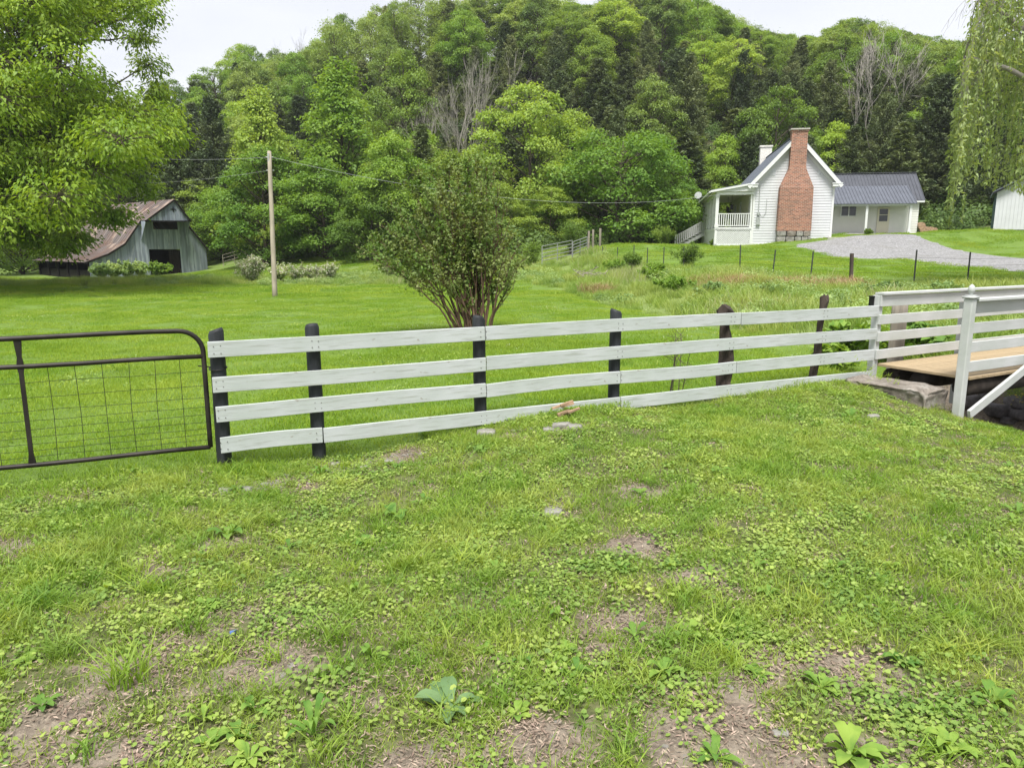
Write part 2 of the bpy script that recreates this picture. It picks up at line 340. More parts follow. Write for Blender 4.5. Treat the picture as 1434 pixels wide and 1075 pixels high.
# foliage
M['maple'] = leafmat('maple_leaves', (.13, .26, .035), (.20, .355, .05), (.245, .40, .06), .42, .25)
M['lime'] = leafmat('young_yellow_green_leaves', (.18, .31, .05), (.25, .39, .07), (.29, .43, .08), .42, .3)
M['broad'] = leafmat('broad_leaves', (.10, .19, .03), (.16, .27, .045), (.20, .32, .05), .38, .25)
M['blue_broad'] = leafmat('cool_green_leaves', (.14, .23, .055), (.21, .32, .08), (.25, .36, .09), .38, .2)
M['big_tree'] = leafmat('shade_tree_leaves', (.095, .20, .02), (.165, .31, .033), (.23, .37, .045), .42, .7)
M['cedar'] = leafmat('cedar_needles', (.06, .10, .04), (.10, .15, .06), (.13, .17, .07), .2, .3, .3)
M['cedar_olive'] = leafmat('olive_cedar_needles', (.095, .14, .05), (.15, .20, .075), (.18, .22, .09), .2, .3, .25)
M['willow'] = leafmat('willow_leaves', (.16, .26, .08), (.245, .345, .13), (.30, .39, .17), .42, .6)
M['myrtle'] = leafmat('myrtle_leaves', (.11, .20, .04), (.21, .32, .065), (.27, .32, .10), .35, 1.6)
M['flower_w'] = leafmat('cream_blossom', (.45, .45, .36), (.6, .6, .5), None, .3)
M['weed'] = leafmat('pale_weed_leaves', (.18, .30, .09), (.26, .39, .14), (.30, .42, .15), .35, .8)
M['grass'] = leafmat('grass_blades', (.14, .27, .03), (.24, .40, .052), (.29, .40, .075), .42, 1.4, .2)
M['lawn'] = leafmat('lawn_blades', (.16, .30, .022), (.24, .39, .035), (.27, .40, .05), .42, .25, .12)
M['clover'] = leafmat('ground_ivy_leaves', (.13, .25, .045), (.28, .42, .09), (.31, .42, .10), .36, 2.2, .22)
M['dock'] = leafmat('broad_weed_leaves', (.10, .23, .035), (.19, .34, .055), (.22, .36, .06), .36, 9, .2, .7)
M['dock_grey'] = leafmat('greyish_dock_leaves', (.14, .25, .10), (.19, .31, .13), None, .32, 1)
M['tall'] = leafmat('meadow_grass', (.19, .32, .055), (.30, .43, .10), (.33, .42, .12), .4, .5, .15)
M['straw'] = leafmat('dry_litter', (.15, .105, .075), (.42, .34, .26), None, .1, 1)
M['seed'] = leafmat('seed_heads', (.34, .38, .18), (.42, .42, .24), None, .2, 1)
M['russet'] = leafmat('russet_dead_grass', (.30, .20, .10), (.44, .36, .19), None, .2, 1)
M['under'] = leafmat('undergrowth_leaves', (.05, .10, .02), (.09, .16, .03), (.11, .19, .04), .3, .25)
M['yellow'] = plain('yellow_petals', (.7, .5, .04), .6)
M['wing_wall'] = plain('wing_cream_siding', (.66, .66, .62), .55, var=.04, scale=2)
# ------------------------------------------------------------------ regions on the ground
_LB = np.array([at(*p)[:2] for p in [(-400, 402, 46), (0, 402, 46), (350, 400, 46), (600, 398, 46), (700, 390, 42), (790, 405, 34), (860, 425, 26), (1000, 445, 20), (1150, 468, 16)]])
_LB = np.vstack([_LB, [(8.0, 12.5), (12, 3)]])
def lawn_edge(x):
    return np.interp(x, _LB[:, 0], _LB[:, 1])
_TP = np.array([at(*p)[:2] for p in [(800, 350, 56), (843, 375, 50), (887, 372, 46), (957, 378, 42), (1036, 385, 34), (1195, 400, 30), (1357, 400, 30), (1600, 400, 29)]] + [np.array([60, 27.])])
def tp_edge(x): return np.where(x < _TP[0, 0], 999, np.interp(x, _TP[:, 0], _TP[:, 1]))
_FB = np.array([(-170, 85), (-60, 100), (-38, 98), at(300, 363, 92)[:2], at(450, 352, 78)[:2], at(600, 352, 70)[:2], at(700, 358, 62)[:2], at(800, 350, 62)[:2], at(900, 345, 76)[:2], (14, 76), (25, 78), (30, 74), (40, 68), (60, 66), (170, 60)])
_FB = _FB[np.argsort(_FB[:, 0])]
def forest_edge(x): return np.interp(x, _FB[:, 0], _FB[:, 1])
DIRT = [(p, r) for p, r in [((250, 765), .30), ((330, 755), .22), ((210, 800), .2), ((250, 900), .26), ((370, 870), .22), ((420, 815), .2), ((360, 930), .3), ((170, 940), .22), ((60, 1010), .2), ((775, 718), .2), ((905, 690), .2),
        ((900, 770), .25), ((985, 805), .30), ((1060, 830), .15), ((870, 880), .3), ((840, 905), .2), ((1080, 930), .22), ((1150, 940), .34), ((1210, 965), .32), ((1270, 990), .2), ((1010, 1000), .3), ((930, 1040), .3), ((1070, 1060), .35), ((1200, 1060), .2),
        ((520, 985), .22), ((600, 1060), .3), ((740, 1040), .3), ((60, 1090), .4), ((0, 770), .3), ((30, 780), .2), ((640, 1000), .15), ((330, 690), .25), ((400, 678), .3), ((480, 655), .3), ((560, 640), .25), ((700, 612), .2), ((800, 598), .28), ((600, 690), .14), ((180, 1060), .25)]]
DIRT = [(ghit(*p)[:2], r * .64) for p, r in DIRT]
def dirtf(x, y):
    s = np.zeros(np.shape(x))
    for (c, r) in DIRT: s = np.maximum(s, np.exp(-(((x - c[0]) / r) ** 2 + ((y - c[1]) / (r * .9)) ** 2) * .7))
    n_ = .38 * wavy(x, y, .16) + .34 * wavy(x, y, .05, 8, 22)
    inside = (y < 5.5 + .42 * x + 3)
    s = np.where(inside, np.clip(s + n_ * (s > .1) + .25 * (wavy(x, y, .3, 3, 18) > 1.25), 0, 1), 0)
    d, dep = creek_dist(x, y); s = np.maximum(s, np.clip(2.6 - d * 1.25, 0, 1) * (dep > .5))
    return s
def infield(x, y):      # beyond the board fence
    a, b = fence_top(-400)[:2], fence_top(1228)[:2]; t = (b - a) / np.linalg.norm(b - a); return (x - a[0]) * -t[1] + (y - a[1]) * t[0] > 0.0

# ------------------------------------------------------------------ ground sheet
def spaced(lo, hi, n, dense):
    t = np.linspace(-1, 1, n); s = np.sinh(t * dense) / math.sinh(dense); return s * (hi if hi == -lo else 1)
xs = spaced(-190, 190, 330, 4.6)
ys = np.concatenate([np.linspace(-14, 1, 14)[:-1], 1 + 349 * (np.sinh(np.linspace(0, 1, 380) * 4.6) / math.sinh(4.6))])
GX, GY = np.meshgrid(xs, ys); GZ = hgt(GX, GY)
V = np.stack([GX, GY, GZ], -1).reshape(-1, 3); nx, ny = len(xs), len(ys)
I = np.arange(nx * ny).reshape(ny, nx); Fq = np.stack([I[:-1, :-1], I[:-1, 1:], I[1:, 1:], I[1:, :-1]], -1).reshape(-1, 4)
gm = np_mesh('ground', V, Fq, M['ground'], 4, True)
def sstep(a, b, x): t = np.clip((x - a) / (b - a), 0, 1); return t * t * (3 - 2 * t)
X, Y = V[:, 0], V[:, 1]
w_lawn = np.where(infield(X, Y), 1.0, 0.0); w_mead = sstep(-.8, 1.2, Y - lawn_edge(X)) * (1 - sstep(-1, 1.5, Y - tp_edge(X))) * w_lawn * (1 - .5 * sstep(10, 22, Y - lawn_edge(X)) * (X < 0))
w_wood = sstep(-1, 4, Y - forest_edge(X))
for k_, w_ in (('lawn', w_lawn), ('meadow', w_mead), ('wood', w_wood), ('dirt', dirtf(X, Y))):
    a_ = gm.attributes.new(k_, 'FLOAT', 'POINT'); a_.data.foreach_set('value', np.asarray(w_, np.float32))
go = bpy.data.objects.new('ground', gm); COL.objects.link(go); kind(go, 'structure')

# gravel drive: a sheet following the ground
def strip_sheet(name, A, B, mat, lift, nu=10, nv=60):
    def res(P):
        P = np.array(P); s = np.concatenate([[0], np.cumsum(np.linalg.norm(np.diff(P, axis=0), axis=1))]); s /= s[-1]; t = np.linspace(0, 1, nv)
        return np.stack([np.interp(t, s, P[:, 0]), np.interp(t, s, P[:, 1])], -1)
    a, b = res(A), res(B); t = np.linspace(0, 1, nu)[None, :, None]; P = a[:, None] * (1 - t) + b[:, None] * t
    jit = RNG.normal(0, .16, (nv, 2)); P[:, 0] += jit; P[:, -1] += RNG.normal(0, .16, (nv, 2))
    P = P.reshape(-1, 2); z = hgt(P[:, 0], P[:, 1]) + lift
    tt = np.tile(np.linspace(0, 1, nu), nv); z -= np.where((tt < .01) | (tt > .99), lift + .03, 0)
    I = np.arange(nu * nv).reshape(nv, nu); Fq = np.stack([I[:-1, :-1], I[:-1, 1:], I[1:, 1:], I[1:, :-1]], -1).reshape(-1, 4)
    o = bpy.data.objects.new(name, np_mesh(name, np.column_stack([P, z]), Fq, mat, 4, True)); COL.objects.link(o); return kind(o, 'structure')
near = [at(*p)[:2] for p in [(1112, 346, 50.5), (1172, 361, 43), (1264, 364, 42), (1317, 371, 39), (1434, 383, 34.5)]] + [np.array([40, 29.])]
far = [at(*p)[:2] for p in [(1180, 341, 53), (1208, 334, 55.5), (1246, 329, 57.5), (1282, 331, 56.5), (1298, 339, 53.5), (1341, 348, 49.5), (1389, 356, 46.5), (1434, 362, 44)]] + [np.array([46, 38.])]
strip_sheet('gravel_driveway', near, far, M['gravel'], .07, 14, 90)
cl = CREEK[:5]; ct = unit(np.gradient(cl, axis=0)); cn_ = np.stack([-ct[:, 1], ct[:, 0]], -1)
wm = MB(); 
for i in range(4):
    q = [cl[i] - cn_[i] * .8, cl[i] + cn_[i] * .8, cl[i + 1] + cn_[i + 1] * .8, cl[i + 1] - cn_[i + 1] * .8]
    wm.add([(p[0], p[1], -.72) for p in q], [(0, 1, 2, 3)])
kind(wm.build('creek_water', M['water']), 'structure')

# ------------------------------------------------------------------ board fence
FT = lambda px: fence_top(px)
fence = empty('board_fence', (*fence_top(700)[:2], H(*fence_top(700)[:2])))
tag(fence, 'long white four-board fence on dark posts running from the tube gate to the footbridge', 'fence')
fdir = unit(fence_top(1228)[:2] - fence_top(291)[:2]); fn = np.array([fdir[1], -fdir[0]])     # toward camera
def plank(name, p0, p1, h, t, mat, parent, seed, warp=.006, up=(0, 0, 1), cuts=8):
    """a board with its own frame: X along, Z up; slightly bowed"""
    p0, p1 = np.array(p0, float), np.array(p1, float); Xa = p1 - p0; L = np.linalg.norm(Xa); Xa /= L
    Ya = np.cross(np.array(up, float), Xa); Ya /= np.linalg.norm(Ya); Za = np.cross(Xa, Ya)
    rg = np.random.default_rng(seed); n = cuts; V = []; Fc = []; b0 = rg.normal(0, warp); b1 = rg.normal(0, warp)
    for i in range(n + 1):
        s = i / n; x = (s - .5) * L; dy = b0 * math.sin(math.pi * s); dz = b1 * math.sin(math.pi * s) + rg.normal(0, warp * .12); tw = rg.normal(0, .0006)
        for (a, b) in ((-1, -1), (1, -1), (1, 1), (-1, 1)): V.append((x + (rg.normal(0, .0015) if i in (0, n) else 0), a * t / 2 + dy + tw * b, b * h / 2 + dz))
    for i in range(n):
        for k in range(4): Fc.append((i * 4 + k, i * 4 + (k + 1) % 4, i * 4 + 4 + (k + 1) % 4, i * 4 + 4 + k))
    Fc = [f[::-1] for f in Fc] + [(0, 1, 2, 3)[::1], tuple(n * 4 + q for q in (3, 2, 1, 0))]
    m = bpy.data.meshes.new(name); m.from_pydata(V, [], Fc); m.update(); m.materials.append(mat)
    o = bpy.data.objects.new(name, m); COL.objects.link(o)
    c = (p0 + p1) / 2 - np.array(parent_loc(parent)); mt = Matrix(((Xa[0], Ya[0], Za[0], c[0]), (Xa[1], Ya[1], Za[1], c[1]), (Xa[2], Ya[2], Za[2], c[2]), (0, 0, 0, 1)))
    o.parent = parent; o.matrix_local = mt; bv = o.modifiers.new('bevel', 'BEVEL'); bv.width = min(.004, t * .2); bv.segments = 2; bv.limit_method = 'ANGLE'
    return o
rows = [(0, .145), (.322, .467), (.602, .747), (.903, 1.05)]
joints = [[289, 678, 1036, 1229], [292, 679, 1229], [294, 679, 869, 1033, 1228], [297, 445, 870, 1226]]
POSTS = [(303, 'b'), (440, 'b'), (675, 'b'), (867, 'b'), (1024, 'w'), (1154, 'w')]
for r, ((t0, t1), js) in enumerate(zip(rows, joints)):
    for i in range(len(js) - 1):
        g0, g1 = js[i], js[i + 1]
        a, b = fence_top(g0), fence_top(g1); dz = -(t0 + t1) / 2
        a = a + np.array([fdir[0] * .005 + fn[0] * .025, fdir[1] * .004 + fn[1] * .025, dz + RNG.normal(0, .004)]); b = b + np.array([-fdir[0] * .005 + fn[0] * .025, -fdir[1] * .004 + fn[1] * .025, dz + RNG.normal(0, .004)])
        plank('board', a, b, (t1 - t0) * RNG.uniform(.98, 1.03), .026, M['paint'], fence, 10 * r + i, .008)
for i, (px, ty) in enumerate(POSTS):
    p = fence_top(px); c = np.array([p[0] - fn[0] * .075, p[1] - fn[1] * .075]); zb = H(*c) - .3; zt = p[2] + (.10 if ty == 'b' else (.05, .12)[i == 5])
    mb = MB(); n = 14; rg = np.random.default_rng(i + 50)
    r0 = .068 if ty == 'b' else (.070 if i == 4 else .038)
    lean = rg.normal(0, .012, 2) if i != 5 else np.array([.05, .0]); Hs = zt - zb; K = 14
    V = []; Fc = []
    for j in range(K + 1):
        s = j / K; z = zb + Hs * s
        for k in range(n):
            a = 6.2832 * k / n; rr = r0 * (1 + (.015 * math.sin(3 * a + 9 * s) if ty == 'b' else .18 * math.sin(2 * a + 9 * s + i) + .13 * math.sin(5 * a + 3 * math.sin(11 * s)) + .16 * max(0, math.sin(17 * s + a + i)) + rg.normal(0, .10) + .25 * (1 - s)))
            ox = c[0] + lean[0] * (s - .5) * 2 * (1 if ty == 'b' else 1.4) + (0 if ty == 'b' else .015 * math.sin(7 * s + i)); oy = c[1] + lean[1] * (s - .5)
            zz = z
            if ty == 'w' and j >= K - 2: rr *= (.82, 1.0, 1.28)[j - K + 2] * (1 + .2 * math.sin(3 * a + i))
            if ty == 'b' and j == K: rr *= .82
            if ty == 'b' and j == K - 1: zz = z + Hs / K * .72
            if j >= K - 1: zz += .02 * math.cos(a + i) if ty == 'b' else .045 * math.cos(a * 2 + i) + .02 * math.sin(5 * a)
            V.append((ox + rr * math.cos(a), oy + rr * math.sin(a), zz))
    for j in range(K):
        for k in range(n): Fc.append((j * n + k, j * n + (k + 1) % n, j * n + n + (k + 1) % n, j * n + n + k))
    Fc.append(tuple(range(K * n, K * n + n))); mb.add(V, Fc)
    o = mb.build('post', M['black_post'] if ty == 'b' else M['old_wood'], fence, ty == 'b')
    o['label'] = ['black painted round post at the gate end', 'black painted round post', 'black painted round post', 'black painted round post', 'rough dark split cedar post', 'thin knotted leaning cedar post'][i]
mb = MB()
for r, (t0, t1) in enumerate(rows):
    for (px, ty) in POSTS:
        p = fence_top(px)
        for dx_ in (-.03, .03):
            for f_ in (.3, .72):
                c = np.array([p[0] + fdir[0] * dx_ + fn[0] * .0385, p[1] + fdir[1] * dx_ + fn[1] * .0385, p[2] - t0 - (t1 - t0) * f_ + random.uniform(-.008, .008)]); mb.tube([c, c + np.array([fn[0], fn[1], 0]) * .004], .0045, 6)
kind(mb.build('nail_heads', M['old_wood'], fence), 'stuff')
# wire twisted round the gate post
mb = MB(); p = fence_top(303); c = p - np.array([fn[0] * .075, fn[1] * .075, 0])
mb.tube([(c[0] + .078 * math.cos(a), c[1] + .078 * math.sin(a), p[2] - .26 + .012 * math.sin(a)) for a in np.linspace(0, 6.28, 14)] + [c + np.array([-.17 * fdir[0], -.17 * fdir[1], -.23])], .006, 5); mb.build('tie_wire', M['wire'], fence)

# ------------------------------------------------------------------ tube gate
gp = fence_top(287); G0 = np.array([gp[0], gp[1], 0]) + np.array([fdir[0] * -.02, fdir[1] * -.02, 0]) - np.array([fn[0] * .04, fn[1] * .04, 0])
gd = unit(np.array(at(0, 467, 6.12)[:2]) - G0[:2])      # direction away from the hinge
GT, GL = 1.235, 3.7
gate = empty('tube_gate', (*(G0[:2] + gd * GL / 2), H(*(G0[:2] + gd * GL / 2)))); tag(gate, 'dark rusty tube gate with wire mesh, left of the white board fence', 'gate')
def gpt(s, z): return np.array([G0[0] + gd[0] * s, G0[1] + gd[1] * s, z])
ztop, zmid, zbot = 1.24, 1.0, .145
mb = MB(); cr_ = .2
pts = [gpt(0, zbot)] + [gpt(0, z) for z in np.linspace(.3, ztop - cr_, 5)] + [gpt(cr_ * (1 - math.cos(a)), ztop - cr_ + cr_ * math.sin(a)) for a in np.linspace(.2, math.pi / 2, 8)] + [gpt(s, ztop + .005 * math.sin(s * 3)) for s in np.linspace(.4, GL - .3, 10)] + [gpt(GL - cr_ * (1 - math.cos(a)), ztop - cr_ + cr_ * math.sin(a)) for a in np.linspace(math.pi / 2, 0.2, 8)] + [gpt(GL, z) for z in np.linspace(ztop - cr_, zbot, 5)]
mb.tube(pts, .022, 10); mb.build('gate_frame', M['gate_metal'], gate, True)
for z in (zmid, zbot): mb = MB(); mb.tube([gpt(s, z + .004 * math.sin(4 * s)) for s in np.linspace(0.0, GL, 12)], .021, 10); mb.build('rail', M['gate_metal'], gate, True)
for s in (1.42, 2.75):
    mb = MB(); ss = [ztop, ztop - .04, ztop - .16, zmid, zmid - .06, zmid - .3, .5, zbot + .1, zbot + .03, zbot]
    for z0, z1 in zip(ss[:-1], ss[1:]):
        wa, wb = [(.055 if min(abs(z - ztop), abs(z - zmid), abs(z - zbot)) < .05 else .034) for z in (z0, z1)]
        V = []
        for z, w_ in ((z0, wa), (z1, wb)):
            for a, b in ((-1, -1), (1, -1), (1, 1), (-1, 1)): V.append(gpt(s + a * w_ / 2, z) + np.array([fn[0], fn[1], 0]) * b * .012)
        mb.add(V, [(0, 1, 5, 4), (1, 2, 6, 5), (2, 3, 7, 6), (3, 0, 4, 7)])
    mb.build('upright', M['gate_metal'], gate)
for i in range(17):
    s = .205 + i * .205
    if s > GL: break
    mb = MB(); mb.tube([gpt(s + .006 * math.sin(i * 5), zmid), gpt(s + .01 * math.sin(i), .55), gpt(s, zbot)], .0026, 5); mb.build('mesh_wire', M['wire'], gate)
for z in (.86, .73, .615, .53, .455, .385, .325, .27, .215):
    mb = MB(); mb.tube([gpt(s, z + .004 * math.sin(s * 7 + z * 30)) for s in np.linspace(0, GL, 14)], .0022, 5); mb.build('mesh_wire', M['wire'], gate)

# ------------------------------------------------------------------ footbridge
BF, BN = at(1232, 511, 10.25), at(1343, 530, 9.15); bd = unit(np.array([.87, .49])); bp = np.array([bd[1], -bd[0]])
DZ = .385; BLEN = 5.2; Fo = np.array([BF[0], BF[1]]); width = (BN[:2] - Fo) @ bp
No = Fo + bp * width + bd * ((BN[:2] - Fo) @ bd)
bridge = empty('footbridge', (*(Fo + bd * 2.5 + bp * .5), -.3)); tag(bridge, 'wooden footbridge with pale new plank deck and white railings over the creek', 'footbridge')
def bpt(s, w, z): return np.array([Fo[0] + bd[0] * s + bp[0] * w, Fo[1] + bd[1] * s + bp[1] * w, z])
i = 0; s = 0.03
while s < BLEN:
    plank('deck_plank', bpt(s + .068, -.06, DZ - .019), bpt(s + .068, width + .02, DZ - .019), .038, .130, M['deck'], bridge, 300 + i, .002, cuts=2); s += .1405; i += 1
for w in (.10, .5, width - .12):
    mb = MB(); mb.tube([bpt(s, w, DZ - .17 + .008 * math.sin(s * 3 + w)) for s in np.linspace(.10, BLEN + .2, 9)], .115, 12); mb.build('beam_log', M['log_dark'], bridge, True)
RH = .95
def chamfer_post(name, s, w, zb, zt, half=.048):
    mb = MB(); c = bpt(s, w, 0); mb.box((c[0], c[1], (zb + zt) / 2), (half * 2, half * 2, zt - zb), ((bd[0], bd[1], 0), (bp[0], bp[1], 0), (0, 0, 1))); return mb.build(name, M['paint_new'], bridge, bevel=.006)
for s in (-.02, 2.05, 4.4): chamfer_post('railing_post', s, -.05 - .05, -.1 if s < 1 else -.4, DZ + RH - .01)
for s in (2.3, 4.6): chamfer_post('railing_post', s, width + .05, -.4, DZ + RH - .01)
rr = [(RH - .16, .15), (RH - .405, .13), (RH - .64, .13), (RH - .885, .13)]
for side in (0, 1):
    w = (-.035 if side == 0 else width + .0)
    s0 = -.06 if side == 0 else -.10
    for q, (z0, hh) in enumerate(rr):
        e = [BLEN, 2.1, BLEN, 2.1][q] if False else BLEN
        plank('railing_board', bpt(s0, w, DZ + z0 + hh / 2), bpt(e, w, DZ + z0 + hh / 2), hh, .03, M['paint_new'], bridge, 400 + q + 10 * side, .003)
    plank('railing_cap', bpt(s0 - .0, w - .02 if side == 0 else w + .03, DZ + RH + .012), bpt(BLEN, w - .02 if side == 0 else w + .03, DZ + RH + .012), .032, .14, M['paint_new'], bridge, 450 + side, .002)
# newel post with cap and ball
c = bpt(-.17, width + .03, 0); zb, zt = -.35, DZ + RH + .03; ax = ((bd[0], bd[1], 0), (bp[0], bp[1], 0), (0, 0, 1))
mb = MB(); mb.box((c[0], c[1], (zb + zt) / 2), (.105, .105, zt - zb), ax); nw = mb.build('newel_post', M['paint_new'], bridge, bevel=.012)
mb = MB(); mb.box((c[0], c[1], zt + .016), (.135, .135, .026), ax); mb.box((c[0], c[1], zt + .035), (.10, .10, .014), ax)
mb.tube([(c[0], c[1], zt + z) for z in (.045, .055, .07, .085, .105, .13, .15, .165, .172)], [.02, .018, .028, .037, .041, .037, .028, .013, .003], 14); mb.build('post_cap', M['paint_new'], nw, True)
plank('brace', bpt(-.08, width + .115, -.06), bpt(2.7, width + .115, 1.06), .11, .04, M['paint_new'], bridge, 480, .002)
mb = MB(); c = bpt(-.055, -.155, 0); mb.box((c[0], c[1], DZ + RH - .1), (.075, .07, .12), ax); mb.box((c[0], c[1], DZ + RH - .03), (.09, .08, .02), ax); tag(mb.build('post_lamp', M['blackmetal'], bevel=.005), 'small black lamp box on the white end post where fence meets footbridge', 'lamp')
# old round post behind the railing
c = at(1256, 480, 11.2); mb = MB(); rg = np.random.default_rng(3); n = 18; V = []; Fc = []
for j in range(9):
    for k in range(n):
        a = 6.2832 * k / n; rr_ = .105 * (1 + .05 * math.sin(3 * a) + .05 * math.sin(7 * a + j * .1) + rg.normal(0, .012)); V.append((c[0] + rr_ * math.cos(a), c[1] + rr_ * math.sin(a), -.6 + j * .225 + (.03 * math.cos(a) if j == 8 else 0)))
for j in range(8):
    for k in range(n): Fc.append((j * n + k, j * n + (k + 1) % n, j * n + n + (k + 1) % n, j * n + n + k))
Fc.append(tuple(range(8 * n, 9 * n))); mb.add(V, Fc); tag(mb.build('old_post', M['grey_wood'], smooth=True), 'thick weathered grey-brown round post just behind the footbridge railing', 'post')
# stone slab step
s0, s1 = at(1203, 560, 9.95), at(1303, 572, 9.2); c = (s0 + s1) / 2; dx = unit(s1[:2] - s0[:2])
Vs, Fs = smooth_blob((0, 0, 0), 1, 4, .10, 11)
rg = np.random.default_rng(5); V = []
for v in Vs:
    x, y, z = v; k = .5 * math.sin(7 * x + 3 * y) * .03 + .02 * math.sin(19 * x + 11 * z) + .015 * math.sin(23 * y + 17 * z) + rg.normal(0, .006)
    q = np.sign(np.array([x, y, z])) * np.abs(np.array([x, y, z])) ** .42
    lx, ly, lz = q[0] * .56, q[1] * .27, q[2] * .17; lz += (.02 * math.sin(5 * lx) if z > 0 else 0)
    px, py = lx + k * .5, ly + k * .5
    V.append((c[0] + dx[0] * px - dx[1] * py + .05, c[1] + dx[1] * px + dx[0] * py + .12, .075 - .05 * lx + lz + k * .4))
mb = MB(); mb.add(V, Fs); tag(mb.build('stone_slab', M['slab'], smooth=True), 'large flat brown-grey stone slab lying as a step before the footbridge', 'stone')
# creek stones (countable, near the bridge foot)
for i, (px, py, d, r, sq) in enumerate([(1362, 566, 9.55, .16, .7), (1398, 580, 9.5, .2, .6), (1425, 566, 9.9, .15, .6), (1385, 555, 10.1, .13, .7), (1412, 592, 9.2, .12, .5), (1432, 585, 9.4, .16, .6), (1345, 560, 10.0, .12, .7)]):
    p = ghit(px, py); g = H(p[0], p[1]); V, Fc = smooth_blob((p[0], p[1], g + r * .25), r, 3, .35, 60 + i, (1.2, 1, sq)); mb = MB(); mb.add(V, Fc)
    o = mb.build('creek_stone', M['wetstone'], smooth=True)
    tag(o, ['dark creek stone against the foot of the white newel post', 'big dark layered creek stone below the diagonal white brace', 'dark creek stone at the right picture edge, upper one', 'small dark stone in the creek shadow under the deck', 'flat dark stone on the grass edge of the creek', 'wet dark stone at the right picture edge, lower one', 'dark stone under the deck edge behind the newel post'][i], 'stone', 'stones in the creek by the footbridge')
# ------------------------------------------------------------------ barn
A_, B_ = at(127, 391, 75), at(291, 377, 84)
bu = unit(B_[:2] - A_[:2]); bw = float(np.linalg.norm(B_[:2] - A_[:2])); bn = np.array([bu[1], -bu[0]])   # outward (to camera)
barn = empty('barn', (*A_[:2], A_[2])); tag(barn, 'old blue-grey board barn with long rusty tin roof at the far left of the lawn', 'barn')
def onbarn(px, py, out=0.0):
    o = np.array([0, 0, EYE]); v = at(px, py, 1) - o; P0 = np.array([A_[0] + bn[0] * out, A_[1] + bn[1] * out])
    t = ((P0 - o[:2]) @ bn) / (v[:2] @ bn); p = o + v * t; return float((p[:2] - A_[:2]) @ bu), float(p[2])
def bp3(s, z, out=0.0): return np.array([A_[0] + bu[0] * s + bn[0] * out, A_[1] + bu[1] * s + bn[1] * out, z])
HO = 1.5
ridge = onbarn(243, 280, HO); hl, hr = onbarn(204, 309, HO), onbarn(266, 309, HO)
prof = [onbarn(127, 366), onbarn(150, 356), onbarn(173, 342), hl, ridge, hr, onbarn(293, 350)]
prof[0] = (-.1, prof[0][1]); prof[-1] = (bw + .1, prof[-1][1])
ps, pz = [q[0] for q in prof], [q[1] for q in prof]
def ptop(s): return float(np.interp(s, ps, pz))
def gz(s, out=0): p = bp3(s, 0, out); return H(p[0], p[1])
dl, dr = onbarn(208.5, 349), onbarn(254.5, 377)
ol, orr = onbarn(214, 311), onbarn(249, 321.5)
def board_wall(mb, s0, s1, z0f, z1f, out, wdt=.26, depth=.03):
    s = s0
    while s < s1 - .01:
        e = min(s + wdt * random.uniform(.8, 1.15), s1); j = random.uniform(-.02, .02)
        a, b = z0f(s), z0f(e); c, d = z1f(s), z1f(e)
        mb.prism([bp3(s + .006, a, out + j), bp3(e - .006, b, out + j), bp3(e - .006, d, out + j), bp3(s + .006, c, out + j)], np.array([bn[0], bn[1], 0]) * -depth); s = e
mb = MB()
base = lambda s: gz(s) - .3
board_wall(mb, 0, dl[0], base, lambda s: ptop(s) - .03, 0)
board_wall(mb, dr[0], bw, base, lambda s: ptop(s) - .03, 0)
lint = dl[1]
board_wall(mb, dl[0], ol[0], lambda s: lint, lambda s: ptop(s) - .03, 0)
board_wall(mb, ol[0], orr[0], lambda s: lint, lambda s: orr[1], 0)
board_wall(mb, orr[0], dr[0], lambda s: lint, lambda s: ptop(s) - .03, 0)
o = mb.build('gable_wall', M['barn'], barn)
# hay hood: gable siding carried forward on the roof
mb = MB(); ridge_h = onbarn(243, 280, HO); 
def htop(s): return min(ptop(s), ridge[1])
board_wall(mb, hl[0] + .1, hr[0] - .1, lambda s: hl[1] - .02, lambda s: max(ptop(s) - .06, hl[1] + .0), HO, .24)
mb.build('hood_gable', M['barn'], barn)
for (s, z) in (hl, hr):
    mb = MB(); mb.prism([bp3(s, z, HO), bp3(s, z - 2.0, .03), bp3(s, z, .03)], np.array([bu[0], bu[1], 0]) * .05); mb.build('hood_wing', M['barn'], barn)
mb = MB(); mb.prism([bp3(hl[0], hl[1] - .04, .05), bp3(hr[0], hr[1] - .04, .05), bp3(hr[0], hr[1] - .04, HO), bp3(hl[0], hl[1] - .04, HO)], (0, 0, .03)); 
mb.bar(bp3(hl[0] - .1, hl[1] - .05, HO + .03), bp3(hr[0] + .1, hr[1] - .05, HO + .03), .06, .12); mb.build('hood_floor', M['timber_shade'], barn)  # near-black colour carries the shade under the hood
st = onbarn(242.3, 293.2, HO); mb = MB(); sc = .36
V = [];
for k in range(8):
    a = k * math.pi / 4; r = sc if k % 2 == 0 else sc * .3; V.append(bp3(st[0] + r * math.sin(a), st[1] + r * math.cos(a), HO + .05))
mb.prism(V, np.array([bn[0], bn[1], 0]) * -.02); mb.build('star_vent', M['blackmetal'], barn)
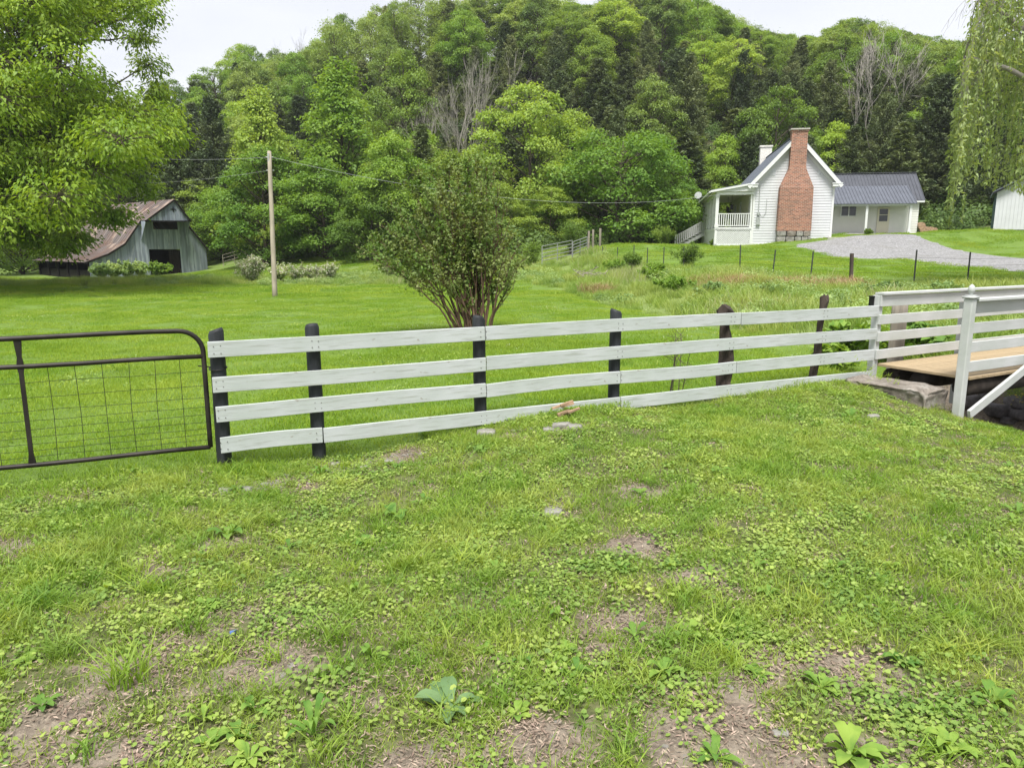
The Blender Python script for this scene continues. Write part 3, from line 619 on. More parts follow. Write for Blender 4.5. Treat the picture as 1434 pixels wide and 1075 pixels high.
# roof panels: corrugated strips front to back
BLn = 15.5
def roof_side(idx, hood):
    mb = MB(); outs = []; o_ = (HO + .15) if hood else .3
    nst = 26
    (i0, i1) = idx
    for k in range(nst):
        f0 = o_ - (o_ + BLn) * k / nst; f1 = o_ - (o_ + BLn) * (k + 1) / nst
        lo, hi = min(i0, i1), max(i0, i1)
        for j in range(lo, hi):
            a, b = prof[j], prof[j + 1]; zj = random.uniform(.04, .06)
            mb.prism([bp3(a[0], a[1] + zj, f0 - .01), bp3(b[0], b[1] + zj, f0 - .01), bp3(b[0], b[1] + zj, f1), bp3(a[0], a[1] + zj, f1)], (0, 0, .02))
        for j in range(lo, hi):
            a, b = prof[j], prof[j + 1]; mb.bar(bp3(a[0], a[1] + .09, f0), bp3(b[0], b[1] + .09, f0), .05, .04)
    return mb
# eaves run past the walls
pl0 = prof[0]; sl = (prof[1][1] - pl0[1]) / (prof[1][0] - pl0[0]); prof[0] = (pl0[0] - .4, pl0[1] - .4 * sl)
roof = None
for nm_, idx, hood in (('roof', (0, 3), False), ('roof', (3, 5), True), ('roof', (5, 6), False)):
    mb = roof_side(idx, hood); mb.build(nm_, M['rust'], barn)
mb = MB()
for j in range(len(prof) - 1):
    o_ = HO + .18 if j in (3, 4) else .32; mb.bar(bp3(prof[j][0], prof[j][1] - .03, o_), bp3(prof[j + 1][0], prof[j + 1][1] - .03, o_), .05, .16)
mb.build('rake_trim', M['timber_shade'], barn)
# back and side walls, open left side with posts
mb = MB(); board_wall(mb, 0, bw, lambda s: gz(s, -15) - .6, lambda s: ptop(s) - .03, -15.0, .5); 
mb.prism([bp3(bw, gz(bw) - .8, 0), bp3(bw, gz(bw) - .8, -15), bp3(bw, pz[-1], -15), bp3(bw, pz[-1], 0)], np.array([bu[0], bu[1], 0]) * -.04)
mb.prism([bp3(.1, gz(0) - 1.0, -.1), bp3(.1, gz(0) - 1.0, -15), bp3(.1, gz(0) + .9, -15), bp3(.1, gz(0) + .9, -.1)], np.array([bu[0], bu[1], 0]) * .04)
mb.build('side_wall', M['timber_shade'], barn)  # deep shade of the open left side is in the timber colour
for k in range(6):
    mb = MB(); mb.box(bp3(.0, (A_[2] + prof[0][1]) / 2 - .1, -.3 - k * 2.9), (.16, .16, 2.6)); mb.build('side_post', M['timber_shade'], barn)
mb = MB(); p = bp3(dr[0] - .9, 0, -.6); q = bp3(dr[0] - .15, 0, -.25); zz = gz(dr[0])
for t in np.linspace(0, 1, 5): c = p * (1 - t) + q * t; mb.box((c[0], c[1], zz + 1.25), (.2, .05, 2.5))
mb.build('inner_door', plain('rusty_brown_door', (.02, .014, .012), .9), barn)

# ------------------------------------------------------------------ white farmhouse
O_ = at(1051, 343, 55); hz = -math.atan2(.186, .983)
house = empty('farmhouse', O_, hz); tag(house, 'white clapboard farmhouse with tall red brick chimney on its gable and a side porch', 'house')
W, L, EV, RG = 5.57, 16.0, 4.46, 7.62
def hb(name, mat, fn_, parent=house, **k):
    mb = MB(); fn_(mb); return mb.build(name, mat, parent, local=True, **k)
def clap(mb, quad_fn, z0, z1, step=.19):       # overlapping boards; quad_fn(z)->(a,b) endpoints; out normal
    z = z0
    while z < z1 - .01:
        e = min(z + step, z1); (a0, b0, n_) = quad_fn(z); (a1, b1, _) = quad_fn(e)
        n_ = np.array(n_); lo = n_ * .032; hi = n_ * .004
        P = [np.array(a0) + lo, np.array(b0) + lo, np.array(b1) + hi, np.array(a1) + hi]
        mb.add(P + [np.array(a0), np.array(b0)], [(0, 1, 2, 3), (4, 5, 1, 0)]); z = e
def gx(z):
    if z <= EV: return 0, W
    t = (z - EV) / (RG - EV); return W / 2 * t, W - W / 2 * t
def fw(mb):
    clap(mb, lambda z: ((gx(z)[0], 0, z), (gx(z)[1], 0, z), (0, -1, 0)), -.3, RG - .05)
    clap(mb, lambda z: ((W, 0, z), (W, L, z), (1, 0, 0)), -.3, EV)
    mb.add([(0, L, -1), (W, L, -1), (W, L, EV), (W / 2, L, RG), (0, L, EV)], [(4, 3, 2, 1, 0)])
    mb.add([(0, .03, -.3), (W, .03, -.3), (W, .03, EV), (W / 2, .03, RG - .05), (0, .03, EV)], [(0, 1, 2, 3, 4)])
hb('wall', M['siding'], fw)
hb('corner_board', M['trim'], lambda mb: mb.box((.06, -.02, 2.05), (.13, .05, 4.7)))
hb('corner_board', M['trim'], lambda mb: mb.box((W - .05, -.02, 2.05), (.13, .05, 4.7)))
hb('porch_wall', M['cream'], lambda mb: (mb.box((.02, L / 2, 2.1), (.06, L - .05, 4.6))))
hb('base_board', M['trim'], lambda mb: mb.box((W / 2, -.035, -.1), (W, .05, .5)))
ro = .42; sl_ = (RG - EV) / (W / 2)
def roofpanel(mb, a, b, v0, v1, th=.05, rib=.3, ribh=.035):
    a, b = np.array(a, float), np.array(b, float); n = int(round((v1 - v0) / rib))
    A = [(a[0], v0, a[1]), (b[0], v0, b[1]), (b[0], v1, b[1]), (a[0], v1, a[1])]; mb.prism(A, (0, 0, -th))
    for i in range(n + 1):
        v = v0 + (v1 - v0) * i / n; mb.bar((a[0], v, a[1] + ribh / 2), (b[0], v, b[1] + ribh / 2), .04, ribh)
hb('roof', M['roof_light'], lambda mb: roofpanel(mb, (-.40, EV + .15 - .40 * sl_ + .12), (W / 2, RG + .15), -ro, L + ro))
hb('roof', M['roof_light'], lambda mb: roofpanel(mb, (W + .40, EV + .15 - .40 * sl_ + .12), (W / 2, RG + .152), -ro, L + ro))
hb('ridge_cap', M['roof_light'], lambda mb: mb.bar((W / 2, -ro, RG + .19), (W / 2, L + ro, RG + .19), .22, .05))
for sgn, x0 in ((-1, -.40), (1, W + .40)):
    hb('rake_board', M['trim'], lambda mb: mb.bar((x0, -ro + .0, EV + .14 - .40 * sl_ - .05), (W / 2, -ro + .001 * sgn, RG - .04), .06, .24, (0, 0, 1)))
    x1 = .0 if sgn < 0 else W
    hb('frieze_board', M['trim'], lambda mb: mb.bar((x1 + sgn * .0, -.05, EV - .22), (W / 2, -.052 + .004 * sgn, RG - .34), .05, .22))
    xc = x0 - sgn * .38
    hb('cornice_return', M['trim'], lambda mb: (mb.box(((x0 + (x1 - sgn * .22)) / 2, -.2, EV - .26), (abs(x0 - x1) + .22, .46, .2)), mb.box(((x0 + (x1 - sgn * .22)) / 2, -.2, EV - .14), (abs(x0 - x1) + .3, .54, .06)), mb.box((x0 - sgn * .03, (L) / 2, EV - .22), (.08, L + .4, .16))))
# chimney: stone base, wide brick body, sloping shoulders, neck, cap
cx = 2.86
def chim(mb):
    lv = [(1.0, 1.17, .78), (4.05, 1.13, .78), (4.12, 1.10, .76), (5.3, .60, .62), (5.5, .56, .60), (7.85, .53, .58), (7.86, .58, .62), (8.0, .58, .62)]
    V = []; Fc = []
    for (z, hw, d) in lv: V += [(cx - hw, -d, z), (cx + hw, -d, z), (cx + hw, .1, z), (cx - hw, .1, z)]
    for i in range(len(lv) - 1):
        for k in range(4): Fc.append((i * 4 + k, i * 4 + (k + 1) % 4, i * 4 + 4 + (k + 1) % 4, i * 4 + 4 + k))
    mb.add(V, Fc); mb.add([(cx - .58, -.62, 8.0), (cx + .58, -.62, 8.0), (cx + .58, .1, 8.0), (cx - .58, .1, 8.0)], [(0, 1, 2, 3)])
ch = hb('chimney', M['brick'], chim)
mb = MB(); mb.box((cx, -.26, 8.045), (1.28, .86, .09)); mb.build('chimney_cap', M['concrete'], ch, local=True)
rg = np.random.default_rng(9); z = .2
for rz_, rh in ((-.35, .5), (.17, .42), (.60, .40)):
    x = cx - 1.17
    while x < cx + 1.15:
        w_ = min(rg.uniform(.35, .7), cx + 1.17 - x); V, Fc = smooth_blob((0, 0, 0), 1, 3, .1, int(rg.integers(999)))
        V = [np.sign(v) * np.abs(v) ** .45 for v in np.array(V)]; V = [(x + w_ / 2 + v[0] * w_ / 2 * .97, -.44 + v[1] * .38, rz_ + rh / 2 + v[2] * rh / 2 * .96) for v in V]
        mb = MB(); mb.add(V, Fc); mb.build('chimney_stone', M['slab'] if rg.random() < .4 else M['stone'], ch, True, local=True); x += w_
hb('far_chimney', plain('whitewashed_brick', (.66, .64, .6), .8), lambda mb: (mb.box((W / 2 - .1, L - .6, 7.9), (1.0, .8, 1.9)), mb.box((W / 2 - .1, L - .6, 8.8), (1.14, .94, .14))))
for x in (1.2, 4.6): hb('gable_vent', plain('vent_grey_white', (.6, .62, .66), .6), lambda mb: [mb.box((x, -.03, 4.95 + .07 * i), (.5, .03, .05)) for i in range(7)])
hb('electric_meter', M['greymetal'], lambda mb: (mb.box((.42, -.1, 1.72), (.26, .14, .55)), mb.box((.42, -.1, 2.25), (.2, .12, .25)), mb.tube([(.42, -.2, 2.22), (.42, -.1, 2.22)], .09, 10), mb.tube([(.42, -.07, 2.3), (.42, -.07, 4.2)], .03, 6)))
hb('conduit', M['greymetal'], lambda mb: mb.tube([(.5, -.08, 2.2), (.8, -.08, 2.1), (.95, -.08, 2.35), (.95, -.08, 3.3)], .015, 5))
# side porch
PW, PF = 2.6, 1.28
def planks_porch(mb): mb.box((-PW / 2, L / 2, PF - .04), (PW, L, .08)); mb.box((-PW / 2, -.03, PF - .12), (PW + .04, .06, .2)); mb.box((-PW - .02, L / 2, PF - .12), (.06, L, .2))
hb('porch_floor', M['trim'], planks_porch)
hb('porch_roof', M['roof_light'], lambda mb: roofpanel(mb, (-PW - .42, 3.93), (-.2, 4.42), -.3, L + .3))
hb('porch_ceiling', M['cream'], lambda mb: mb.prism([(-PW - .3, -.1, 3.80), (0, -.1, 3.92), (0, L, 3.92), (-PW - .3, L, 3.80)], (0, 0, .03)))
hb('porch_beam', M['trim'], lambda mb: (mb.box((-PW + .02, L / 2, 3.70), (.16, L, .2)), mb.box((-PW / 2, -.0, 3.72), (PW, .14, .2)), mb.prism([(-PW - .4, -.2, 3.84), (0, -.2, 3.86), (0, -.2, 4.32), (-PW - .4, -.2, 3.88)], (0, .1, 0))))
hb('porch_fascia', M['trim'], lambda mb: (mb.box((-PW - .44, L / 2, 3.86), (.05, L + .6, .14)), mb.bar((-PW - .44, -.32, 3.86), (-.2, -.32, 4.35), .04, .13)))
hb('gutter', M['trim'], lambda mb: mb.tube([(-PW - .52, -.3, 3.82), (-PW - .52, L + .3, 3.80)], .06, 8))
for v in (.08, 3.2, 6.4, 9.6, 12.4, 15.9): hb('porch_column', M['trim'], lambda mb: (mb.box((-PW + .08, v, (PF + 3.62) / 2), (.22, .22, 3.62 - PF)), mb.box((-PW + .08, v, PF + .1), (.28, .28, .2)), mb.box((-PW + .08, v, 3.55), (.28, .28, .14))))
hb('porch_column', M['trim'], lambda mb: mb.box((-.1, .06, (PF + 3.62) / 2), (.12, .14, 3.62 - PF)))
hb('railing_rail', M['trim'], lambda mb: mb.box((-PW / 2, .05, PF + .98), (PW - .2, .09, .06))); hb('railing_rail', M['trim'], lambda mb: mb.box((-PW / 2, .05, PF + .12), (PW - .2, .07, .06)))
for i in range(15): hb('baluster', M['trim'], lambda mb: mb.box((-PW + .28 + i * .158, .05, PF + .55), (.06, .06, .82)))
for v0, v1 in ((0, 3.2), (3.2, 6.4), (6.4, 9.6), (9.6, 12.4)):
    def rl(mb):
        mb.box((-PW + .06, (v0 + v1) / 2, PF + .98), (.09, v1 - v0 - .2, .06)); mb.box((-PW + .06, (v0 + v1) / 2, PF + .12), (.07, v1 - v0 - .2, .06))
        for k in range(int((v1 - v0) / .17)): mb.box((-PW + .06, v0 + .18 + k * .17, PF + .55), (.06, .06, .82))
    hb('side_railing', M['trim'], rl)
def lattice(mb):
    n = 13; x0, x1, z0, z1 = -PW + .1, -.12, .05, 1.08
    for d in (-1, 1):
        t = x0 - 1.1
        while t < x1 + 1.1:
            a = [t, z0]; b = [t + 1.03 * 1.0, z1] if d > 0 else [t - 1.03, z1]
            (ax_, az), (bx_, bz) = a, b; P = []
            for (px, pz_) in ((ax_, az), (bx_, bz)):
                cxp = min(max(px, x0), x1); pz2 = pz_ if cxp == px else az + (cxp - ax_) / (bx_ - ax_) * (bz - az); P.append((cxp, -.03 - .008 * d, pz2))
            if abs(P[0][0] - P[1][0]) > .05: mb.bar(P[0], P[1], .006, .045, (0, 1, 0)) if False else mb.bar(P[0], P[1], .055, .006, (0, -1, 0))
            t += .13
kind(hb('lattice', M['trim'], lattice), 'stuff')
hb('lattice_shade_sheet', M['timber_shade'], lambda mb: mb.box((-PW / 2, .6, .55), (PW, .04, 1.1)))  # dark sheet added as the shade behind the lattice
hb('lattice_frame', M['trim'], lambda mb: (mb.box((-PW / 2, -.03, 1.12), (PW, .06, .12)), mb.box((-PW / 2, -.03, .0), (PW, .06, .14)), mb.box((-PW + .06, -.03, .55), (.16, .06, 1.2)), mb.box((-.06, -.03, .55), (.1, .06, 1.2))))
hb('porch_skirt', M['trim'], lambda mb: (mb.box((-PW + .02, L / 2, .35), (.06, L, 1.7)), [mb.box((-PW - .02, .3 + i * .4, .35), (.02, .38, 1.66)) for i in range(38)]))
# steps going down from the outer side
SV = 12.5
def steps(mb):
    for i in range(8): mb.box((-PW - .16 - i * .3, SV + .75, PF - .17 - i * .165 + .02), (.3, 1.5, .05))
hb('stair_tread', M['trim'], steps)
for vv in (SV, SV + 1.5):
    hb('stair_stringer', M['trim'], lambda mb: mb.bar((-PW, vv, PF - .3), (-PW - 2.5, vv, PF - .3 - 1.38), .05, .26))
    def sr(mb):
        mb.bar((-PW, vv, PF + .92), (-PW - 2.5, vv, PF + .92 - 1.38), .08, .07); mb.bar((-PW, vv, PF + .08), (-PW - 2.5, vv, PF + .08 - 1.38), .05, .05)
        for k in range(14): mb.box((-PW - .15 - k * .18, vv, PF + .5 - (.15 + k * .18) * .552), (.065, .065, .84))
        mb.box((-PW - 2.5, vv, PF + .35 - 1.38), (.12, .12, 1.4))
    hb('stair_railing', M['trim'], sr)
# openings in the porch wall, lanterns
def win(v0, v1, z0, z1, name='window'):
    f = hb(name, M['trim'], lambda mb: (mb.box((-.035, (v0 + v1) / 2, z1 + .05), (.06, v1 - v0 + .2, .1)), mb.box((-.035, (v0 + v1) / 2, z0 - .04), (.08, v1 - v0 + .2, .08)), mb.box((-.035, v0 - .05, (z0 + z1) / 2), (.06, .1, z1 - z0)), mb.box((-.035, v1 + .05, (z0 + z1) / 2), (.06, .1, z1 - z0))))
    mb = MB(); mb.box((-.02, (v0 + v1) / 2, (z0 + z1) / 2), (.03, v1 - v0, z1 - z0)); mb.build('pane', M['glass'], f, local=True)
win(1.5, 1.95, PF + .1, PF + 2.2, 'door'); win(7.6, 8.1, PF + .05, PF + 2.15, 'door'); win(11.6, 12.4, PF + .7, PF + 2.1)
for v in (3.1, 6.3): hb('hanging_lantern', M['blackmetal'], lambda mb: (mb.tube([(-1.2, v, 3.85), (-1.2, v, 3.0)], .012, 4), mb.box((-1.2, v, 2.85), (.22, .22, .3)), mb.box((-1.2, v, 3.03), (.3, .3, .05))))
# end wall of the porch with an opening (trees show through)
hb('dish', M['greymetal'], lambda mb: (mb.tube([(-PW - .5, 14.4, 4.4), (-PW - .55, 14.35, 4.44), (-PW - .6, 14.2, 4.5)], [.05, .2, .34], 12), mb.tube([(-PW - .4, 14.6, 3.9), (-PW - .5, 14.4, 4.4)], .03, 5)))
hb('foundation_slab', M['concrete'], lambda mb: mb.box((W + .7, -.3, .48), (2.2, 1.2, .12)))

# ------------------------------------------------------------------ annex (kitchen wing) with its own porch
AV0, AV1, AX0, AX1, AZ, AEV, ARG = 7.6, 12.8, W + .05, 13.66, .92, 3.5, 5.72
wing = empty('house_wing', O_, hz); tag(wing, 'low white wing with dark grey metal roof, joined to the right of the farmhouse', 'house')
def wb(name, mat, fn_, **k): return hb(name, mat, fn_, parent=wing, **k)
def wf(mb):
    clap(mb, lambda z: ((AX0, AV0, z), (AX1, AV0, z), (0, -1, 0)), AZ - .2, AEV)
    am = (AV0 + AV1) / 2
    clap(mb, lambda z: ((AX1, AV0 + max(0, (z - AEV) / (ARG - AEV)) * (am - AV0), z), (AX1, AV1 - max(0, (z - AEV) / (ARG - AEV)) * (AV1 - am), z), (1, 0, 0)), AZ - .5, ARG - .05)
    mb.add([(AX0, AV0 + .02, AZ - .5), (AX1 - .01, AV0 + .02, AZ - .5), (AX1 - .01, AV0 + .02, AEV), (AX0, AV0 + .02, AEV)], [(0, 1, 2, 3)]); mb.add([(AX1 - .01, AV0, AZ - .5), (AX1 - .01, AV1, AZ - .5), (AX1 - .01, AV1, AEV), (AX1 - .01, am, ARG - .05), (AX1 - .01, AV0, AEV)], [(0, 1, 2, 3, 4)])
    mb.add([(AX1, AV1, AZ - 1), (AX0, AV1, AZ - 1), (AX0, AV1, AEV), (AX1, AV1, AEV)], [(0, 1, 2, 3)])
wb('wall', M['wing_wall'], wf)
def roofp2(mb, a, b, x0, x1, rib=.25, th=.05, rh=.04):
    mb.prism([(x0, a[0], a[1]), (x1, a[0], a[1]), (x1, b[0], b[1]), (x0, b[0], b[1])], (0, 0, -th)); n = int((x1 - x0) / rib)
    for i in range(n + 1): x = x0 + (x1 - x0) * i / n; mb.bar((x, a[0], a[1] + rh / 2), (x, b[0], b[1] + rh / 2), .045, rh)
wb('roof', M['roof_grey'], lambda mb: roofp2(mb, (AV0 - .3, AEV - .02), ((AV0 + AV1) / 2, ARG + .1), AX0, AX1 + .3))
wb('roof', M['roof_grey'], lambda mb: roofp2(mb, (AV1 + .3, AEV - .02), ((AV0 + AV1) / 2, ARG + .102), AX0, AX1 + .3))
wb('ridge_cap', M['roof_grey'], lambda mb: mb.bar((AX0, (AV0 + AV1) / 2, ARG + .15), (AX1 + .32, (AV0 + AV1) / 2, ARG + .15), .24, .05))
wb('rake_board', M['trim'], lambda mb: mb.bar((AX1 + .27, AV0 - .3, AEV - .14), (AX1 + .27, (AV0 + AV1) / 2, ARG - .02), .04, .14))
wb('eave_board', M['trim'], lambda mb: mb.box(((12.9 + AX1 + .3) / 2, AV0 - .3, AEV - .12), (AX1 + .3 - 12.9, .04, .12)))
wb('porch_roof', M['roof_mid'], lambda mb: roofp2(mb, (AV0 - 1.75, 3.20), (AV0 + 1.05, 4.72), AX0 + .02, 12.95, .25))
wb('porch_beam', M['trim'], lambda mb: (mb.box(((AX0 + 12.8) / 2, AV0 - 1.45, 3.12), (12.8 - AX0, .14, .2)), mb.box((12.72, AV0 - .75, 3.12), (.12, 1.4, .2)), mb.prism([(12.74, AV0 - 1.5, 3.2), (12.74, AV0 + .0, 3.2), (12.74, AV0 + .0, 3.98)], (.03, 0, 0))))
for x in (9.42, 12.62): wb('porch_column', M['trim'], lambda mb: (mb.box((x, AV0 - 1.45, (AZ + 3.05) / 2), (.17, .17, 3.05 - AZ + .1)), mb.box((x, AV0 - 1.45, AZ + .12), (.24, .24, .2))))
wb('porch_floor', M['concrete'], lambda mb: (mb.box(((AX0 + 12.8) / 2, AV0 - .8, AZ - .12), (12.8 - AX0, 1.7, .2))))
def wwin(x0, x1, z0, z1):
    f = wb('window', M['trim'], lambda mb: (mb.box(((x0 + x1) / 2, AV0 - .075, z1 + .04), (x1 - x0 + .16, .06, .08)), mb.box(((x0 + x1) / 2, AV0 - .075, z0 - .04), (x1 - x0 + .16, .07, .08)), mb.box((x0 - .04, AV0 - .075, (z0 + z1) / 2), (.08, .06, z1 - z0)), mb.box((x1 + .04, AV0 - .075, (z0 + z1) / 2), (.08, .06, z1 - z0)), mb.box(((x0 + x1) / 2, AV0 - .085, (z0 + z1) / 2), (.07, .06, z1 - z0))))
    mb = MB(); mb.box(((x0 + x1) / 2, AV0 - .065, (z0 + z1) / 2), (x1 - x0, .03, z1 - z0)); mb.build('pane', M['glass'], f, local=True)
wwin(7.85, 8.95, 2.32, 3.05)
dr_ = wb('door', M['cream'], lambda mb: mb.box((11.05, AV0 - .06, AZ + 1.03), (.92, .05, 2.06)))
for z0, z1 in ((AZ + .95, AZ + 1.42), (AZ + 1.48, AZ + 1.92)):
    mb = MB(); mb.box((11.05, AV0 - .09, (z0 + z1) / 2), (.62, .03, z1 - z0)); mb.build('door_pane', M['glass'], dr_, local=True)
wb('yard_light', M['trim'], lambda mb: (mb.tube([(6.55, AV0 - 1.0, 4.55), (6.55, AV0 - 1.9, 4.75)], .03, 6), mb.tube([(6.55, AV0 - 1.9, 4.8), (6.55, AV0 - 1.9, 4.62), (6.55, AV0 - 1.9, 4.35)], [.1, .24, .2], 12)))

# ------------------------------------------------------------------ white garage at the right edge
gO = at(1391, 322, 56); gar = empty('metal_garage', gO, -R(31)); tag(gar, 'white ribbed metal garage with grey roof at the right edge beyond the willow', 'garage')
GW, GHt, GR_, GD = 7.0, 2.85, 4.75, 8.0
def gwall(mb):
    x = 0
    while x < 2.15: mb.box((x + .12, 0, GHt / 2 + .0 + x * .27), (.238, .03, GHt + x * .54 - .0)); mb.box((x, -.025, (GHt) / 2 + x * .27), (.04, .03, GHt + x * .54)); x += .24
    x = 4.9
    while x < GW: h_ = GHt + (GW - x) * .54; mb.box((x + .12, 0, h_ / 2 - .05), (.238, .03, h_ - .1)); x += .24
    mb.prism([(2.16, 0, 2.5), (4.9, 0, 2.5), (4.9, 0, GHt + 2.1 * .54), (GW / 2, 0, GR_), (2.16, 0, GHt + 2.16 * .54)], (0, .03, 0))
    mb.box((GW, GD / 2, GHt / 2), (.05, GD, GHt))
hb('wall', M['siding'], gwall, parent=gar)
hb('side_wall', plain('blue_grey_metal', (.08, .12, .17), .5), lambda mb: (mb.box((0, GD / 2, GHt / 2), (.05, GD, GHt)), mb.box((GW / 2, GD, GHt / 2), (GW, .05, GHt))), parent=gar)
hb('roof', M['roof_light'], lambda mb: roofpanel(mb, (-.3, GHt - .1), (GW / 2, GR_ + .06), -.3, GD + .2), parent=gar); hb('roof', M['roof_light'], lambda mb: roofpanel(mb, (GW + .3, GHt - .1), (GW / 2, GR_ + .062), -.3, GD + .2), parent=gar)
hb('rake_trim', M['blackmetal'], lambda mb: (mb.bar((-.3, -.32, GHt - .2), (GW / 2, -.32, GR_ - .04), .04, .12), mb.bar((GW + .3, -.322, GHt - .2), (GW / 2, -.322, GR_ - .04), .04, .12)), parent=gar)
hb('floor', M['timber_shade'], lambda mb: mb.box((GW / 2, GD / 2, .0), (GW - .1, GD - .1, .1)), parent=gar)

# ------------------------------------------------------------------ utility pole and cables
pp = at(385, 418, 32); pt = at(377, 212, 32.0)
pole = empty('utility_pole', (pp[0], pp[1], H(pp[0], pp[1]))); tag(pole, 'plain weathered wooden utility pole standing on the lawn right of the barn', 'pole')
mb = MB(); pb = np.array([pp[0], pp[1], H(pp[0], pp[1]) - .3]); mb.tube([pb + (pt - pb) * t for t in np.linspace(0, 1, 9)], [.115 - .03 * t for t in np.linspace(0, 1, 9)], 12); mb.build('pole_shaft', M['pole_wood'], pole, True)
mb = MB(); mb.box(pt + np.array([0, -.1, -.35]), (.06, .12, .5)); mb.build('bracket', M['greymetal'], pole)
for dz in (-.25, -.8): mb = MB(); c = pt + np.array([.0, 0, dz]); mb.tube([c + np.array([-.16, 0, 0]), c + np.array([.16, 0, 0])], .03, 8); mb.build('insulator', M['galv'], pole)
def cable(p0, p1, sag, r, lab):
    mb = MB(); ts = np.linspace(0, 1, 40); mb.tube([np.array(p0) * (1 - t) + np.array(p1) * t - np.array([0, 0, sag * 4 * t * (1 - t)]) for t in ts], r, 5, False)
    return tag(mb.build('cable', M['cable']), lab, 'cable')
ra = math.atan2(.186, .983)
def hw_(u, v, z): return np.array([O_[0] + u * .983 + v * .186, O_[1] - u * .186 + v * .983, O_[2] + z])
cable(pt + np.array([.1, 0, -.25]), hw_(.3, -.1, 4.15), 1.5, .008, 'service cable from the utility pole across to the farmhouse')
cable(pt + np.array([-.1, 0, -.25]), at(-60, 160, 60), 1.2, .007, 'upper overhead cable running left from the utility pole to the woods')
cable(pt + np.array([-.1, 0, -.8]), at(-60, 215, 60), 1.3, .006, 'lower overhead cable running left from the utility pole to the woods')

# ------------------------------------------------------------------ wire fence with steel posts along the meadow
TPX = [(843, 375, 50, 345), (864, 373, 48, 346), (887, 372, 46, 343), (906, 373, 45, 347), (929, 376, 44, 346), (957, 379, 42, 345), (1036, 385, 34, 343), (1081, 391, 33, 350), (1134, 398, 31.5, 352), (1192, 401, 30, 355), (1279, 403, 30, 350), (1354, 401, 30, 353), (1450, 404, 29.5, 352)]
tp = at(1036, 385, 34); tf = empty('wire_fence', (tp[0], tp[1], H(tp[0], tp[1]))); tag(tf, 'thin wire fence on dark steel posts crossing the slope below the farmhouse', 'fence')
tops = []
for i, (px, py, d, ty) in enumerate(TPX):
    b = at(px, py, d); g = H(b[0], b[1]); t = at(px + (5 if i in (7, 8, 10, 11) else 1), ty, d); mb = MB(); big = i == 9
    mb.bar((b[0], b[1], g - .3), t, .05 if not big else .12, .035 if not big else .10, (0, 1, 0)); mb.build('post', M['tpost'] if not big else M['old_wood'], tf); tops.append((np.array([b[0], b[1], g]), t))
for k in (.2, .4, .6, .8):
    mb = MB(); mb.tube([a * (1 - k) + b * k for a, b in tops], .004, 4, False); mb.build('fence_wire', M['wire'], tf)
# pasture tube gate by the woods and its wooden posts
def farm_gate(p0, p1, p2, hgt_, n, mat, lab, cat='gate', nu=2):
    c = (p0 + p1) / 2; g = empty('farm_gate', (c[0], c[1], H(c[0], c[1]))); tag(g, lab, cat)
    for k in range(n):
        z = .18 + (hgt_ - .18) * k / (n - 1); mb = MB(); mb.tube([(p[0], p[1], p[2] + z) for p in (p0, p1)], .025, 6); mb.build('rail', mat, g)
    for t in np.linspace(0, 1, nu + 1):
        p = p0 * (1 - t) + p1 * t; mb = MB(); mb.box((p[0], p[1], p[2] + hgt_ / 2), (.05, .05, hgt_)); mb.build('upright', mat, g)
    return g
q = [at(*p) for p in [(759, 369, 48), (801, 360, 50), (822, 352, 52)]]
for a in q: a[2] = max(H(a[0], a[1]), a[2])
farm_gate(q[0], q[1], None, 1.1, 5, M['galv'], 'pale tube farm gate at the wood edge left of the meadow slope', nu=2)
farm_gate(q[1] + np.array([.05, .05, 0]), q[2], None, 1.0, 5, M['galv'], 'short tube gate panel right of the pale farm gate', nu=2)
for i, (px, py, d) in enumerate([(824, 358, 53), (830, 352, 54), (840, 350, 54.5)]):
    a = at(px, py, d); mb = MB(); mb.box((a[0], a[1], H(a[0], a[1]) + .6), (.14, .14, 1.5)); tag(mb.build('wood_post', M['grey_wood']), ['grey wooden post beside the short gate panel', 'second grey wooden post behind the gate panel', 'third grey wooden post at the top of the grassy slope'][i], 'post')
a, b = at(313, 375, 84), at(345, 373, 86)
for p in (a, b): p[2] = H(p[0], p[1])
farm_gate(a, b, None, 1.3, 4, M['grey_wood'], 'grey wooden rail panel standing right of the barn', 'fence', 2)
# ------------------------------------------------------------------ foliage builders
def leaf_quads(P, N, size, aspect=.55, rg=RNG, fold=.18, T=None, droop=0):
    n = len(P); N = unit(N)
    if T is None: T = rg.normal(0, 1, (n, 3))
    T = unit(T - N * (T * N).sum(1, keepdims=True)); B = np.cross(N, T)
    s = (size * rg.uniform(.65, 1.3, n))[:, None] if np.isscalar(size) else np.asarray(size)[:, None]
    V = np.empty((n, 4, 3)); V[:, 0] = P - T * s * .5; V[:, 1] = P + B * s * aspect * .5 + N * s * fold * .5; V[:, 3] = P - B * s * aspect * .5 + N * s * fold * .5
    V[:, 2] = P + T * s * .5 - N * s * fold * .3 - np.array([0, 0, 1]) * s * droop
    return V.reshape(-1, 3)
def leaf_mesh(name, V, mat): V = np.asarray(V); return np_mesh(name, V, np.arange(len(V)).reshape(-1, 4), mat, 4)
def sphere_pts(n, rg): return unit(rg.normal(0, 1, (n, 3)))
def curve(p0, p1, bend, n=5):
    t = np.linspace(0, 1, n)[:, None]; return (1 - t) * p0 + t * p1 + 4 * t * (1 - t) * bend * .5
